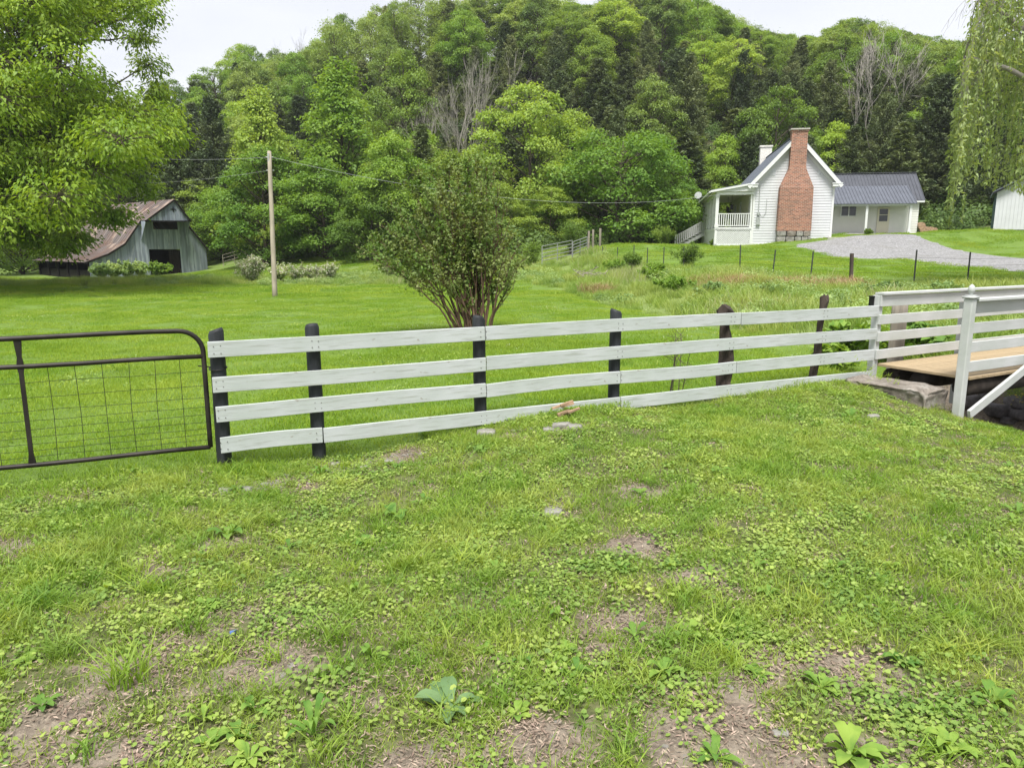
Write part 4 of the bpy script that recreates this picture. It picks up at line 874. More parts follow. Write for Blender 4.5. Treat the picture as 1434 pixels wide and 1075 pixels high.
def make_broad(seed, Ht=13, Rc=5, base=.12, nl=34, nleaf=15000, leaf=.26, shape='oval', flat=.62, tuft=.42, loose=0, limbs=True):
    rg = np.random.default_rng(seed); mb = MB(); lean = rg.normal(0, .25, 2)
    def axis(h): return np.array([lean[0] * h ** 1.5, lean[1] * h ** 1.5, Ht * h])
    def rad(h):
        q = (h - base) / (1 - base)
        if shape == 'oval': return Rc * (max(0, math.sin(math.pi * min(1, q * .86 + .17)))) ** .75
        if shape == 'cone': return Rc * (max(0.02, 1 - q)) ** .72 * min(1, .55 + q * 3)
        if shape == 'spread': return Rc * math.sqrt(max(0, 1 - (q * .97) ** 2.2)) * min(1, .72 + q * 2)
        if shape == 'tall': return Rc * (max(0, math.sin(math.pi * min(1, q * .8 + .2)))) ** .6
    mb.tube([axis(h) + rg.normal(0, .04, 3) * (h > 0) for h in np.linspace(0, .93, 9)], [.025 * Ht * (1 - .9 * h) * (1.25 if h == 0 else 1) * .62 for h in np.linspace(0, .93, 9)], 8)
    T = []; TN = []; TW = []
    for i in range(nl):
        h = base + (1 - base) * ((i + .5) / nl) ** .9 * .95; a = i * 2.39996 + rg.normal(0, .35); rr = rad(h); f = rg.uniform(.45, 1.0) ** .6
        lr = (Rc * .30) * rg.uniform(.75, 1.25) * (.6 + .4 * rr / Rc); r = max(0, rr * f - lr * .5)
        c = axis(h) + np.array([math.cos(a) * r, math.sin(a) * r, rg.normal(0, .25)])
        b0 = axis(max(base * .6, h - .12 - .12 * r / Rc))
        if limbs: mb.tube(curve(b0, c, np.array([0, 0, -.25 * r * .2])), [.012 * Ht * .35, .07, .05, .035, .02], 5, False)
        nt = int(26 * (lr / (Rc * .3)) ** 1.6) + 6; D = sphere_pts(nt, rg); D[:, 2] = np.where(D[:, 2] < -.25, -D[:, 2], D[:, 2])
        out = np.array([math.cos(a), math.sin(a), .0]); D = unit(D + out * .45)
        P = c + D * lr * np.array([1, 1, flat]) * rg.uniform(.72, 1.08, (nt, 1))
        if limbs:
            for k in range(0, nt, 7): mb.tube([c, P[k]], [.025, .01], 4, False)
        T.append(P); TN.append(D); TW.append(np.full(nt, lr))
    T = np.concatenate(T); TN = np.concatenate(TN); TW = np.concatenate(TW)
    idx = rg.choice(len(T), nleaf, p=TW / TW.sum()); G = rg.normal(0, 1, (nleaf, 3)) * np.array([1, 1, .42]) * tuft * rg.uniform(.6, 1.1, (nleaf, 1))
    P = T[idx] + G; P[:, 2] -= .25 * (G[:, 0] ** 2 + G[:, 1] ** 2) / tuft
    if loose: P += rg.normal(0, loose, P.shape) * (rg.random((nleaf, 1)) < .3)
    N = unit(TN[idx] * .55 + np.array([0, 0, .75]) + rg.normal(0, .5, P.shape))
    V = leaf_quads(P, N, leaf, .62, rg, droop=.12); return V, mb
def make_cedar(seed, Ht=12, Rc=3.0, nleaf=20000, leaf=.34, base=.06, power=.8, ragged=.35):
    rg = np.random.default_rng(seed); mb = MB(); mb.tube([(rg.normal(0, .06), rg.normal(0, .06), Ht * h) for h in np.linspace(0, .97, 8)], [.16 * (1 - .93 * h) + .01 for h in np.linspace(0, .97, 8)], 7)
    nb = 110; per = nleaf // nb; Vs = []
    for i in range(nb):
        h = base + (1 - base) * (i + rg.random()) / nb; q = (h - base) / (1 - base)
        ln = Rc * (max(0, 1 - q) ** power) * min(1, .65 + 2.2 * q) * rg.uniform(1 - ragged, 1.1) + .25
        a = i * 2.39996 + rg.normal(0, .5); up = .35 + .5 * q + rg.normal(0, .12); d = np.array([math.cos(a), math.sin(a), 0]); p0 = np.array([0, 0, Ht * h * .97])
        p1 = p0 + d * ln + np.array([0, 0, ln * up * .55]); C = curve(p0, p1, np.array([0, 0, -ln * .22]), 6); mb.tube(C, [.03, .024, .018, .013, .008, .004], 3, False)
        n = int(per * (.35 + ln / Rc * 1.2)); t = rg.uniform(.18, 1.03, n); k = np.clip(t * 5, 0, 4.999).astype(int); f = (t * 5 - k)[:, None]; P = C[k] * (1 - f) + C[k + 1] * f
        sp = (.16 + .30 * (1 - t) * ln * .6)[:, None]; G = rg.normal(0, 1, (n, 3)) * sp * np.array([1, 1, .5]); G -= d * (G @ d)[:, None] * .3; P = P + G
        Tn = unit(d * .9 + G * .8 + np.array([0, 0, .35]) + rg.normal(0, .35, (n, 3))); N = unit(np.array([0, 0, 1.0]) + rg.normal(0, .55, (n, 3)))
        Vs.append(leaf_quads(P, N, leaf, .3, rg, T=Tn, fold=.1))
    return np.concatenate(Vs), mb
def make_bare(seed, Ht=13, spread=.5, depth=5, r0=.12):
    rg = np.random.default_rng(seed); mb = MB()
    def grow(p, d, ln, r, lv):
        n = 4; pts = [p]; q = p.copy(); dd = d.copy()
        for i in range(n): dd = unit(dd + rg.normal(0, .11, 3) + np.array([0, 0, .05])); q = q + dd * ln / n; pts.append(q.copy())
        mb.tube(pts, list(np.linspace(r, r * .55, n + 1)), 6 if lv == 0 else 4 if lv < 3 else 3, False)
        if lv >= depth: return
        for k in range(3 if lv < 2 else rg.integers(2, 4)):
            j = rg.integers(2, n + 1); a = unit(np.cross(dd, rg.normal(0, 1, 3))); grow(pts[j], unit(dd + a * spread * rg.uniform(.6, 1.3)), ln * rg.uniform(.6, .85), max(r * .55, .011), lv + 1)
    grow(np.array([0, 0, 0.]), np.array([0, 0, 1.]), Ht * .33, r0, 0); return mb

PROTO = {}
def proto(key, V, mb, mats, barkm):
    tm = mb.mesh('trunk', barkm, True)
    for mname in mats:
        PROTO[(key, mname)] = (leaf_mesh('crown', V, M[mname]), tm)
for k, (sd_, kw) in {'ovalA': (1, dict()), 'ovalB': (2, dict(nl=28, Rc=5.4)), 'tallA': (3, dict(Ht=15, Rc=4.2, shape='tall', nl=36, base=.2)), 'tallB': (4, dict(Ht=15, Rc=4.4, shape='tall', nl=30, loose=.5, base=.3, nleaf=9000)),
                     'coneA': (5, dict(shape='cone', Rc=4.6, base=.05, nl=44)), 'spreadA': (6, dict(Ht=10, Rc=6.5, shape='spread', nl=46, nleaf=20000, base=.05, leaf=.28)), 'ovalC': (8, dict(Ht=12, Rc=5, base=.04, nl=44, nleaf=20000))}.items():
    V_, mb_ = make_broad(sd_, **kw)
    mats = {'ovalA': ['maple', 'broad', 'blue_broad', 'lime'], 'ovalB': ['lime', 'broad', 'maple'], 'tallA': ['broad', 'blue_broad', 'lime'], 'tallB': ['blue_broad', 'lime'], 'coneA': ['lime', 'maple'], 'spreadA': ['maple'], 'ovalC': ['maple', 'broad']}[k]
    proto(k, V_, mb_, mats, M['bark'])
for k, (sd_, kw) in {'cedA': (11, dict()), 'cedB': (12, dict(Rc=3.8, power=.62, ragged=.5)), 'cedC': (13, dict(Rc=2.4, power=.9, Ht=11)), 'cedD': (14, dict(Rc=4.2, power=.5, ragged=.6, nleaf=22000))}.items():
    V_, mb_ = make_cedar(sd_, **kw); proto(k, V_, mb_, ['cedar', 'cedar_olive'], M['bark_cedar'])
BASEH = {'ovalA': (13, 5), 'ovalB': (13, 5.4), 'tallA': (15, 4.2), 'tallB': (15, 4.4), 'coneA': (13, 4.6), 'spreadA': (10, 6.5), 'ovalC': (12, 5), 'cedA': (12, 3), 'cedB': (12, 3.8), 'cedC': (11, 2.4), 'cedD': (12, 4.2)}
def tree(name, key, mat, x, y, hgt_, wid, label, cat='tree', group=None, rot=None, z=None):
    cm, tm = PROTO[(key, mat)]; h0, r0 = BASEH[key]; g = (H(x, y) if z is None else z) - .15
    o = empty(name, (x, y, g), random.uniform(0, 6.28) if rot is None else rot); o.scale = (wid / (2 * r0), wid / (2 * r0), hgt_ / h0)
    for nm_, m_ in (('trunk', tm), ('crown', cm)):
        c = bpy.data.objects.new(nm_, m_); COL.objects.link(c); c.parent = o
    return tag(o, label, cat, group)
def tree_px(name, key, mat, pxc, pyt, pyb, wpx, d, label, zb=None, **k):
    """a tree standing on the ground at distance d, its top and width as surveyed"""
    p = at(pxc, pyb, d); x, y = p[0], p[1]; g = H(x, y); top = at(pxc, pyt, d)[2]
    return tree(name, key, mat, x, y, top - g + .15, wpx / F_PX * d, label, **k)
# trees one can name along the foot of the wood
FT_ = [
 ('maple_tree', 'coneA', 'lime', 378, 132, 352, 128, 78, 'bright yellow-green maple with pointed top directly behind the utility pole'),
 ('maple_tree', 'ovalC', 'maple', 372, 205, 352, 140, 75, 'rounded green maple low behind the utility pole, under the pointed bright one'),
 ('maple_tree', 'coneA', 'maple', 486, 96, 352, 165, 80, 'tallest light green maple left of the big shrub, with a tiered narrow crown'),
 ('maple_tree', 'ovalC', 'maple', 455, 220, 352, 130, 73, 'broad bright green tree at the wood edge between utility pole and big shrub'),
 ('broadleaf_tree', 'ovalC', 'maple', 555, 190, 350, 120, 70, 'light green tree just behind the left side of the big shrub'),
 ('broadleaf_tree', 'ovalC', 'broad', 520, 250, 352, 100, 68, 'darker green low tree behind the left arm of the big shrub'),
 ('broadleaf_tree', 'ovalC', 'broad', 628, 212, 352, 100, 72, 'mid green tree hidden behind the top of the big shrub'),
 ('sycamore_tree', 'ovalB', 'lime', 742, 120, 345, 160, 74, 'tall pale yellow-green tree right of the big shrub with visible upright stems'),
 ('broadleaf_tree', 'ovalA', 'lime', 800, 160, 345, 110, 78, 'yellow-green tree between the pale tall tree and the wide spreading tree'),
 ('spreading_tree', 'spreadA', 'maple', 862, 188, 343, 205, 70, 'wide spreading bright green tree in the middle of the wood edge, left of the farmhouse'),
 ('broadleaf_tree', 'ovalC', 'maple', 935, 222, 345, 90, 74, 'bright green tree just left of the farmhouse porch'),
 ('broadleaf_tree', 'ovalC', 'broad', 980, 230, 340, 90, 84, 'green tree showing over the farmhouse porch roof'),
 ('broadleaf_tree', 'ovalA', 'broad', 770, 262, 350, 90, 66, 'dark green low tree behind the pale farm gate'),
 ('broadleaf_tree', 'ovalC', 'broad', 700, 255, 356, 85, 66, 'dark green tree between the big shrub and the farm gate'),
 ('broadleaf_tree', 'ovalC', 'maple', 310, 262, 366, 95, 90, 'rounded bright green tree just right of the barn'),
 ('broadleaf_tree', 'ovalB', 'broad', 285, 250, 366, 90, 95, 'dark green tree rising behind the right end of the barn'),
 ('broadleaf_tree', 'ovalA', 'broad', 570, 80, 300, 100, 100, 'rounded dark-shaded green tree on the slope left of the pale dead tree'),
 ('broadleaf_tree', 'ovalC', 'maple', 590, 185, 330, 90, 84, 'bright green tree on the slope below the pale dead tree'),
 ('cedar_tree', 'cedB', 'cedar', 238, 130, 365, 95, 98, 'dark cedar standing behind the barn ridge'),
 ('cedar_tree', 'cedD', 'cedar', 262, 150, 362, 110, 96, 'large dark spreading cedar right behind the barn'),
 ('cedar_tree', 'cedB', 'cedar', 310, 140, 360, 90, 96, 'dark cedar between the barn and the bright pointed maple'),
 ('broadleaf_tree', 'ovalA', 'lime', 942, 172, 330, 80, 92, 'light green tree on the slope above the farmhouse porch'),
 ('cedar_tree', 'cedB', 'cedar_olive', 955, 85, 320, 80, 92, 'tall grey-green cedar above the left side of the farmhouse roof'),
 ('cedar_tree', 'cedD', 'cedar_olive', 1226, 135, 325, 70, 78, 'olive green cedar rising behind the low wing roof'),
 ('cedar_tree', 'cedD', 'cedar', 1300, 110, 325, 105, 78, 'big dark cedar behind the right end of the low wing'),
 ('cedar_tree', 'cedB', 'cedar', 1360, 150, 322, 90, 76, 'dark cedar behind the hanging willow strands'),
 ('broadleaf_tree', 'ovalA', 'maple', 1160, 175, 330, 80, 82, 'small bright green tree showing right of the farmhouse chimney'),
 ('broadleaf_tree', 'ovalC', 'maple', 1012, 190, 335, 70, 84, 'bright green bushy tree just left of the farmhouse gable'),
 ('cedar_tree', 'cedB', 'cedar', 1120, 120, 320, 80, 88, 'dark cedar directly behind the farmhouse chimney top'),
 ('broadleaf_tree', 'ovalA', 'broad', 1420, 140, 322, 120, 80, 'green tree behind the white garage at the right edge'),
 ('broadleaf_tree', 'ovalC', 'maple', 30, 200, 366, 120, 88, 'green tree behind the barn at the far left'),
 ('broadleaf_tree', 'ovalC', 'broad', 100, 215, 366, 110, 96, 'dark green tree behind the left half of the barn roof'),
 ('broadleaf_tree', 'ovalA', 'broad', 175, 160, 366, 120, 100, 'green tree above the middle of the barn roof'),
 ('broadleaf_tree', 'ovalA', 'maple', -60, 210, 375, 150, 80, 'green tree at the left border behind the shade tree'),
]
for (nm_, key, mat, xc, yt, yb, wpx, d, lab) in FT_: tree_px(nm_, key, mat, xc, yt, yb, wpx * 1.08, d, lab)
# bare pale trees
for i, (px, yt, yb, d, sd_, lab) in enumerate([(634, 60, 285, 76, 21, 'tall pale leafless tree standing on the slope above the big shrub'), (662, 100, 290, 75, 22, 'second pale leafless tree right beside the tallest leafless one'), (1212, 48, 300, 84, 23, 'pale leafless tree on the hillside above the low wing'),
                                                (430, 40, 120, 150, 24, 'thin grey leafless tree on the skyline at the left'), (395, 55, 120, 150, 25, 'smaller grey leafless tree on the left skyline'), (1045, 60, 200, 105, 26, 'grey leafless treetop above the left side of the farmhouse'), (598, 130, 290, 92, 27, 'thin leafless trunk left of the pale dead trees')]):
    p = at(px, yb, d); g = H(p[0], p[1]); top = at(px, yt, d)[2]; hh = top - g
    mb = make_bare(sd_, 13, .22 if i != 2 else .34, 6 if i < 3 else 5, .085); t = empty('dead_tree', (p[0], p[1], g - .2), i); zmax = max(v[2] for v in mb.v); t.scale = (hh / zmax * (.75 if i != 2 else 1.0),) * 2 + (hh / zmax,)
    o = mb.build('trunk', M['dead_bark'], t, local=True); tag(t, lab, 'tree')
# the wooded hill
pts = []
cell = 6.2
for gy in np.arange(76, 200, cell * .92):
    for gx_ in np.arange(-112, 128, cell):
        x = gx_ + random.uniform(-2.4, 2.4); y = gy + random.uniform(-2.2, 2.2)
        if y < float(forest_edge(x)) + 3.5: continue
        z = H(x, y); px, py = proj(x, y, z + 9)
        if px < -140 or px > 1560: continue
        if py < -60: continue
        pts.append((x, y, z, px, py))
SKY = np.array([(-200, 60), (200, 95), (230, 62), (262, 48), (300, 62), (330, 50), (375, 62), (400, 80), (440, 72), (465, 40), (500, 14), (555, -4), (600, 4), (640, 14), (662, 10), (690, -12), (760, -8), (790, 12), (820, 20), (850, 12), (880, -10), (960, -12), (990, 16), (1050, 44), (1090, 54), (1120, 56), (1150, 58), (1165, 44), (1190, 34), (1225, 38), (1260, 50), (1330, 62), (1420, 64), (1600, 66)]) + np.array([0, 12])
def skyline(px): return float(np.interp(px, SKY[:, 0], SKY[:, 1]))
ZONES = [(215, 'above the left half of the barn'), (330, 'behind and right of the barn'), (430, 'above the utility pole'), (560, 'above the tallest light maple'), (700, 'above the big vase-shaped shrub'), (830, 'above the pale yellow-green tree'), (980, 'above the wide spreading tree'), (1060, 'above the farmhouse porch'), (1170, 'above the farmhouse chimney'), (1300, 'above the low wing'), (2000, 'left of and behind the willow')]
def hill_label(px, u, y, key, mat, ced, hh, wd):
    zone = next(t for lim, t in ZONES if px < lim)
    row = 'on the skyline' if u < 28 else 'high on the wooded hill' if u < 75 else 'halfway up the wooded hill' if u < 140 else 'low on the wooded hill'
    if ced: lk = {'cedar': 'dark green', 'cedar_olive': 'olive green'}[mat] + (' slender' if key == 'cedC' or wd / hh < .55 else ' broad') + ' cedar'
    else: lk = {'maple': 'bright green', 'broad': 'deep green', 'blue_broad': 'cool green', 'lime': 'yellow-green'}[mat] + (' tall' if 'tall' in key else ' rounded') + ' tree'
    return '%s %s %s' % (lk, row, zone), '%s %s' % ('cedars' if ced else 'leafy trees', zone)
COVER = np.zeros((230, 420), bool)     # what nearer trees already hide (6 px cells), to leave out trees nobody could see
def hidden(px, py_top, py_bot, w, mark=True):
    x0, x1 = int((px - w / 2 + 240) / 5), int((px + w / 2 + 240) / 5); y0, y1 = int((py_top + 200) / 5), int((py_bot + 200) / 5)
    x0, x1, y0, y1 = max(0, x0), min(419, x1), max(0, y0), min(229, y1)
    if x1 <= x0 or y1 <= y0: return True
    r = COVER[y0:y1 + 1, x0:x1 + 1].mean() > .985
    if mark and not r:
        cx0, cx1 = int((px - w * .30 + 240) / 5), int((px + w * .30 + 240) / 5); COVER[max(0, int((py_top + .14 * (py_bot - py_top) + 200) / 5)):y1 + 1, max(0, cx0):cx1 + 1] = True
    return r
for f_ in FT_: hidden(f_[3], f_[4], f_[5], f_[6])
sel = []
for (x, y, z, px, py) in pts:
    sk = skyline(px); top_max = at(px, sk, y / CP * .985)[2]
    # terrain ridge limits height
    u = (py - sk); mid = px > 540
    n1 = math.sin(px * .021 + 1.3) + math.sin(py * .05 + px * .013); n2 = random.random()
    if px > 1080: ced = n2 < (.9 if u > 34 else .35)
    elif px > 560: ced = (n2 < .95 if 48 < u else n2 < .22)
    elif px > 430: ced = n2 < .38
    else: ced = n2 < (.5 if u > 60 else .15)
    if ced: hh = random.uniform(8.5, 13); wd = random.uniform(5.5, 8.0); key = random.choice(['cedA', 'cedB', 'cedB', 'cedC', 'cedD']); mat = 'cedar_olive' if (n1 > .1 and px > 520) or n2 < .12 else 'cedar'
    else:
        hh = random.uniform(10, 15); wd = random.uniform(7, 10.5); key = random.choice(['ovalA', 'ovalB', 'tallA', 'tallB', 'tallA']); mat = random.choice({'ovalA': ['maple', 'broad', 'blue_broad', 'blue_broad'], 'ovalB': ['broad', 'broad', 'maple'], 'tallA': ['broad', 'blue_broad', 'blue_broad', 'lime'], 'tallB': ['blue_broad', 'lime', 'blue_broad', 'blue_broad']}[key])
    hmax = top_max - z
    if hmax < 5.5: continue
    if hh > hmax: wd *= max(.7, hmax / hh); hh = hmax * random.uniform(.93, 1.0)
    if y > 128 and hh < hmax: hh = min(hmax, hh * 1.15)
    sel.append((y, x, z, hh, wd, key, mat, px, ced, u))
sel.sort()
NT = 0
for (y, x, z, hh, wd, key, mat, px, ced, u) in sel:
    pxt, pyt = proj(x, y, z + hh); pxb, pyb = proj(x, y, z)
    if hidden(pxt, pyt, pyb, wd / y * F_PX): continue
    NT += 1; lab, grp = hill_label(px, pyt - skyline(px), y, key, mat, ced, hh, wd)
    tree('cedar_tree' if ced else 'broadleaf_tree', key, mat, x, y, hh, wd, lab, group=grp, z=z)
print('HILL', NT, len(sel))

# ------------------------------------------------------------------ big shade tree at the left
rg = np.random.default_rng(31)
KT = 2.1; tb = at(-95, 405, 44); tr = empty('shade_tree', (tb[0], tb[1], H(tb[0], tb[1]))); tag(tr, 'big leafy shade tree at the left edge with branches hanging in front of the barn', 'tree')
poly = np.array([(-260, -120), (120, -170), (208, -20), (203, 30), (196, 70), (203, 100), (222, 118), (236, 160), (246, 188), (232, 215), (212, 240), (192, 262), (160, 280), (168, 300), (128, 298), (116, 325), (92, 346), (50, 350), (0, 345), (-120, 350), (-280, 250)])
poly = poly - np.array([[22, 0]])
def inpoly(x, y, poly):
    c = False; j = len(poly) - 1
    for i in range(len(poly)):
        if (poly[i][1] > y) != (poly[j][1] > y) and x < (poly[j][0] - poly[i][0]) * (y - poly[i][1]) / (poly[j][1] - poly[i][1]) + poly[i][0]: c = not c
        j = i
    return c
GAPS = [(112, 68, 15), (150, 86, 22), (172, 112, 18), (188, 66, 15), (30, 78, 10)]
lob = []
tries = 0
while len(lob) < 300 and tries < 16000:
    tries += 1; px, py = rg.uniform(-260, 250), rg.uniform(-170, 366); d = rg.uniform(15.5, 25) * KT; r = rg.uniform(.55, 1.05) * KT
    rp = r / d * F_PX * .62
    if not all(inpoly(px + rp * math.cos(a), py + rp * .6 * math.sin(a), poly) for a in np.linspace(0, 5.5, 8)): continue
    if any(math.hypot(px - g[0], py - g[1]) < g[2] + rp * .75 for g in GAPS): continue
    c = at(px, py, d)
    if any(np.linalg.norm(c - q[0]) < .66 * KT for q in lob): continue
    lob.append((c, r))
for (px, py, d, r) in [(205, 20, 20, .4), (195, 55, 20.5, .35), (206, 92, 20, .4), (240, 188, 19, .45), (232, 165, 19.5, .45), (222, 205, 20, .5), (150, 308, 18, .35), (168, 302, 18, .3), (90, 348, 18, .3), (200, 262, 20, .45), (222, 130, 20, .4), (105, 335, 18.5, .35), (186, 8, 19, .4), (205, -8, 20, .4)]: lob.append((at(px, py, d * KT), r * KT))
mb = MB(); tz = H(tb[0], tb[1]); fork = np.array([tb[0] + .8, tb[1], tz + 5.5])
mb.tube([(tb[0], tb[1], tz - .3), (tb[0], tb[1], tz + .6), (tb[0] + .4, tb[1], tz + 3.4), fork], [.95, .72, .62, .58], 12)
limb_t = [at(-60, 60, 21 * KT), at(40, 120, 20 * KT), at(90, 170, 19.5 * KT), at(60, 250, 19 * KT), at(-40, 200, 22 * KT), at(-120, 0, 21 * KT), at(20, -60, 21 * KT), at(95, 60, 20.5 * KT), at(130, 220, 20 * KT), at(-60, 280, 18 * KT)]
LP_ = []
for lt in limb_t:
    C = curve(fork, lt, np.array([0, 0, .8 if lt[2] < 6 else -.5]) + rg.normal(0, .3, 3), 9); C += np.vstack([np.zeros(3), rg.normal(0, .08, (7, 3)), np.zeros(3)]); mb.tube(C, list(np.linspace(.36, .12, 9)), 8, False); LP_ += list(C[3:])
LP_ = np.array(LP_); P_ = []; N_ = []; Tt = []
for (c, r) in lob:
    k = np.argmin(np.linalg.norm(LP_ - c, axis=1) + .6 * np.maximum(0, LP_[:, 2] - c[2])); C = curve(LP_[k], c, np.array([0, 0, .25]) + rg.normal(0, .15, 3), 6); C[1:-1] += rg.normal(0, .05, (4, 3)); mb.tube(C, [.10, .085, .065, .05, .035, .02], 5, False)
    nt = int(18 + 26 * (r / KT) ** 2); D = sphere_pts(nt, rg); P = c + D * r * np.array([1.05, 1.05, .72]) * rg.uniform(.35, 1.05, (nt, 1))
    for q in range(nt):
        mb.tube([c + (P[q] - c) * .1, c + (P[q] - c) * .6 + rg.normal(0, .03, 3), P[q]], [.022, .015, .007], 3, False)
        n = rg.integers(18, 33); G = rg.normal(0, 1, (n, 3)) * np.array([.34, .34, .20]); out = unit(P[q] - c) * np.array([1, 1, .3])
        P_.append(P[q] + G + out * .05); Tt.append(unit(out * .7 + G * 1.5 + np.array([0, 0, -.55]) + rg.normal(0, .3, (n, 3)))); N_.append(unit(np.array([0, 0, .8]) + out * .5 + rg.normal(0, .42, (n, 3))))
P_, N_, Tt = map(np.concatenate, (P_, N_, Tt)); V_ = leaf_quads(P_, N_, .215, .5, rg, T=Tt, fold=.2, droop=.22) - np.array(tr.location)
print('SHADE leaves', len(P_))
o = bpy.data.objects.new('crown', leaf_mesh('crown', V_, M['big_tree'])); COL.objects.link(o); o.parent = tr; mb.build('trunk', M['bark'], tr, True)

# ------------------------------------------------------------------ willow at the right
rg = np.random.default_rng(41)
wb_ = at(1545, 400, 25); wt = empty('willow_tree', (wb_[0], wb_[1], H(wb_[0], wb_[1]))); tag(wt, 'weeping willow with long hanging leafy strands at the right edge above the garage', 'tree')
ENDX = [1344, 1348, 1354, 1360, 1366, 1370, 1378, 1384, 1392, 1400, 1416, 1450, 1500, 1700]; _o = [1326, 1330, 1337, 1344, 1350, 1356, 1366, 1372, 1384, 1392, 1410, 1450, 1500, 1700]; ENDY = [200, 285, 296, 236, 230, 316, 318, 250, 238, 262, 255, 262, 280, 290]
TOPX = [1344, 1350, 1356, 1358, 1372, 1400, 1500, 1700]; TOPY = [150, 118, 80, 40, 5, -40, -90, -60]
mb = MB(); wz = H(wb_[0], wb_[1]); wf_ = np.array([wb_[0], wb_[1], wz + 3.5]); mb.tube([(wb_[0], wb_[1], wz - .3), (wb_[0], wb_[1], wz + .5), wf_], [.5, .38, .33], 12)
limbs = [at(1370, 0, 24), at(1395, 20, 25), at(1420, -40, 23), at(1470, -90, 25), at(1540, -120, 24), at(1600, -60, 26), at(1440, 60, 26), at(1350, 80, 24.5)]
LQ = []
for lt in limbs: C = curve(wf_, lt, np.array([.4, 0, 1.6]), 9); mb.tube(C, list(np.linspace(.17, .05, 9)), 7, False); LQ += list(C[4:])
LQ = np.array(LQ); P_ = []; N_ = []; Tt = []
for i in range(230):
    x = 1345 + 360 * rg.random() ** 1.5; d = rg.uniform(22.5, 27.5)
    if x < 1362: d = rg.uniform(23.6, 25.4)
    ye = np.interp(x, ENDX, ENDY); yt = np.interp(x, TOPX, TOPY) + rg.uniform(-8, 30)
    if rg.random() < .62: ye = yt + (ye - yt) * rg.uniform(.3, .9)
    ye += rg.normal(0, 3)
    if ye < yt + 20: continue
    a = at(x + rg.normal(0, 2), yt, d); b = at(x, ye, d); b[0], b[1] = a[0] + rg.normal(0, .10), a[1] + rg.normal(0, .10)
    k = np.argmin(np.linalg.norm(LQ - a, axis=1)); m_ = a + (LQ[k] - a) * .35 + np.array([0, 0, .25])
    n = 10; S = [LQ[k], m_, a] + [a * (1 - t) + b * t + np.array([math.sin(t * 5 + i) * .05, math.cos(t * 4 + i) * .05, 0]) for t in np.linspace(.12, 1, n)]; mb.tube(S, [.02, .012, .009] + list(np.linspace(.007, .003, n)), 3, False)
    S = np.array(S[1:]); ln = np.linalg.norm(b - a); nn = int(ln * 26); t = rg.uniform(0.0, 1, nn) * (len(S) - 1.001); kk = t.astype(int); f = (t - kk)[:, None]; P = S[kk] * (1 - f) + S[kk + 1] * f
    tt = (kk / len(S))[:, None]; wdt_ = (.05, .09, .15)[i % 3] * (1 - .6 * tt); G = rg.normal(0, 1, (nn, 3)) * wdt_ * np.array([1, 1, .6]); P_.append(P + G); Tt.append(unit(G * 2.2 + np.array([0, 0, -.5]) + rg.normal(0, .2, (nn, 3)))); N_.append(unit(G + np.array([0, 0, .25]) + rg.normal(0, .4, (nn, 3))))
P_, N_, Tt = map(np.concatenate, (P_, N_, Tt)); print('WILLOW', len(P_))
V_ = leaf_quads(P_, N_, .18, .36, rg, T=Tt, fold=.15, droop=.1) - np.array(wt.location)
for (xa, ya, xb, yb) in [(1405, -30, 1318, 45), (1420, -40, 1338, 30), (1415, -20, 1362, 48), (1430, -30, 1350, 70), (1410, -10, 1372, 60), (1400, -25, 1358, 25), (1430, -30, 1366, 40), (1425, -20, 1380, 30)]:
    a, b = at(xa, ya, 24), at(xb, yb, 23.5); C = curve(a, b, np.array([-.2, 0, .6]), 8); mb.tube(C, list(np.linspace(.014, .004, 8)), 3, False)
    for k in range(5): q = C[2 + k]; mb.tube([q, q + np.array([-.1 + rg.normal(0, .08), 0, -.25]), q + np.array([-.12 + rg.normal(0, .1), 0, -.6])], [.006, .005, .003], 3, False)
o = bpy.data.objects.new('crown', leaf_mesh('crown', V_, M['willow'])); COL.objects.link(o); o.parent = wt; mb.build('trunk', M['dead_bark'], wt, True)

# ------------------------------------------------------------------ the big vase shaped shrub
rg = np.random.default_rng(51)
MD = 16.0; mb0 = at(666, 474, MD); mg = H(mb0[0], mb0[1]); my = empty('crape_myrtle', (mb0[0], mb0[1], mg)); tag(my, 'large vase-shaped leafy shrub with many reddish stems behind the middle of the board fence', 'shrub')
mb = MB(); P_ = []; N_ = []
tips = [(503, 338), (515, 352), (520, 322), (530, 300), (548, 345), (545, 270), (560, 320), (568, 238), (580, 285), (582, 222), (600, 212), (598, 255), (612, 300), (622, 205), (640, 216), (645, 250), (655, 206), (672, 200), (668, 240), (690, 208), (705, 216), (700, 255), (716, 240), (725, 275), (738, 318), (730, 345), (752, 330), (760, 352), (712, 300), (690, 280), (650, 290), (630, 270), (600, 340), (575, 350), (672, 310), (700, 335), (722, 380), (640, 330), (555, 300), (590, 300), (535, 335), (660, 270), (680, 230), (612, 235)]
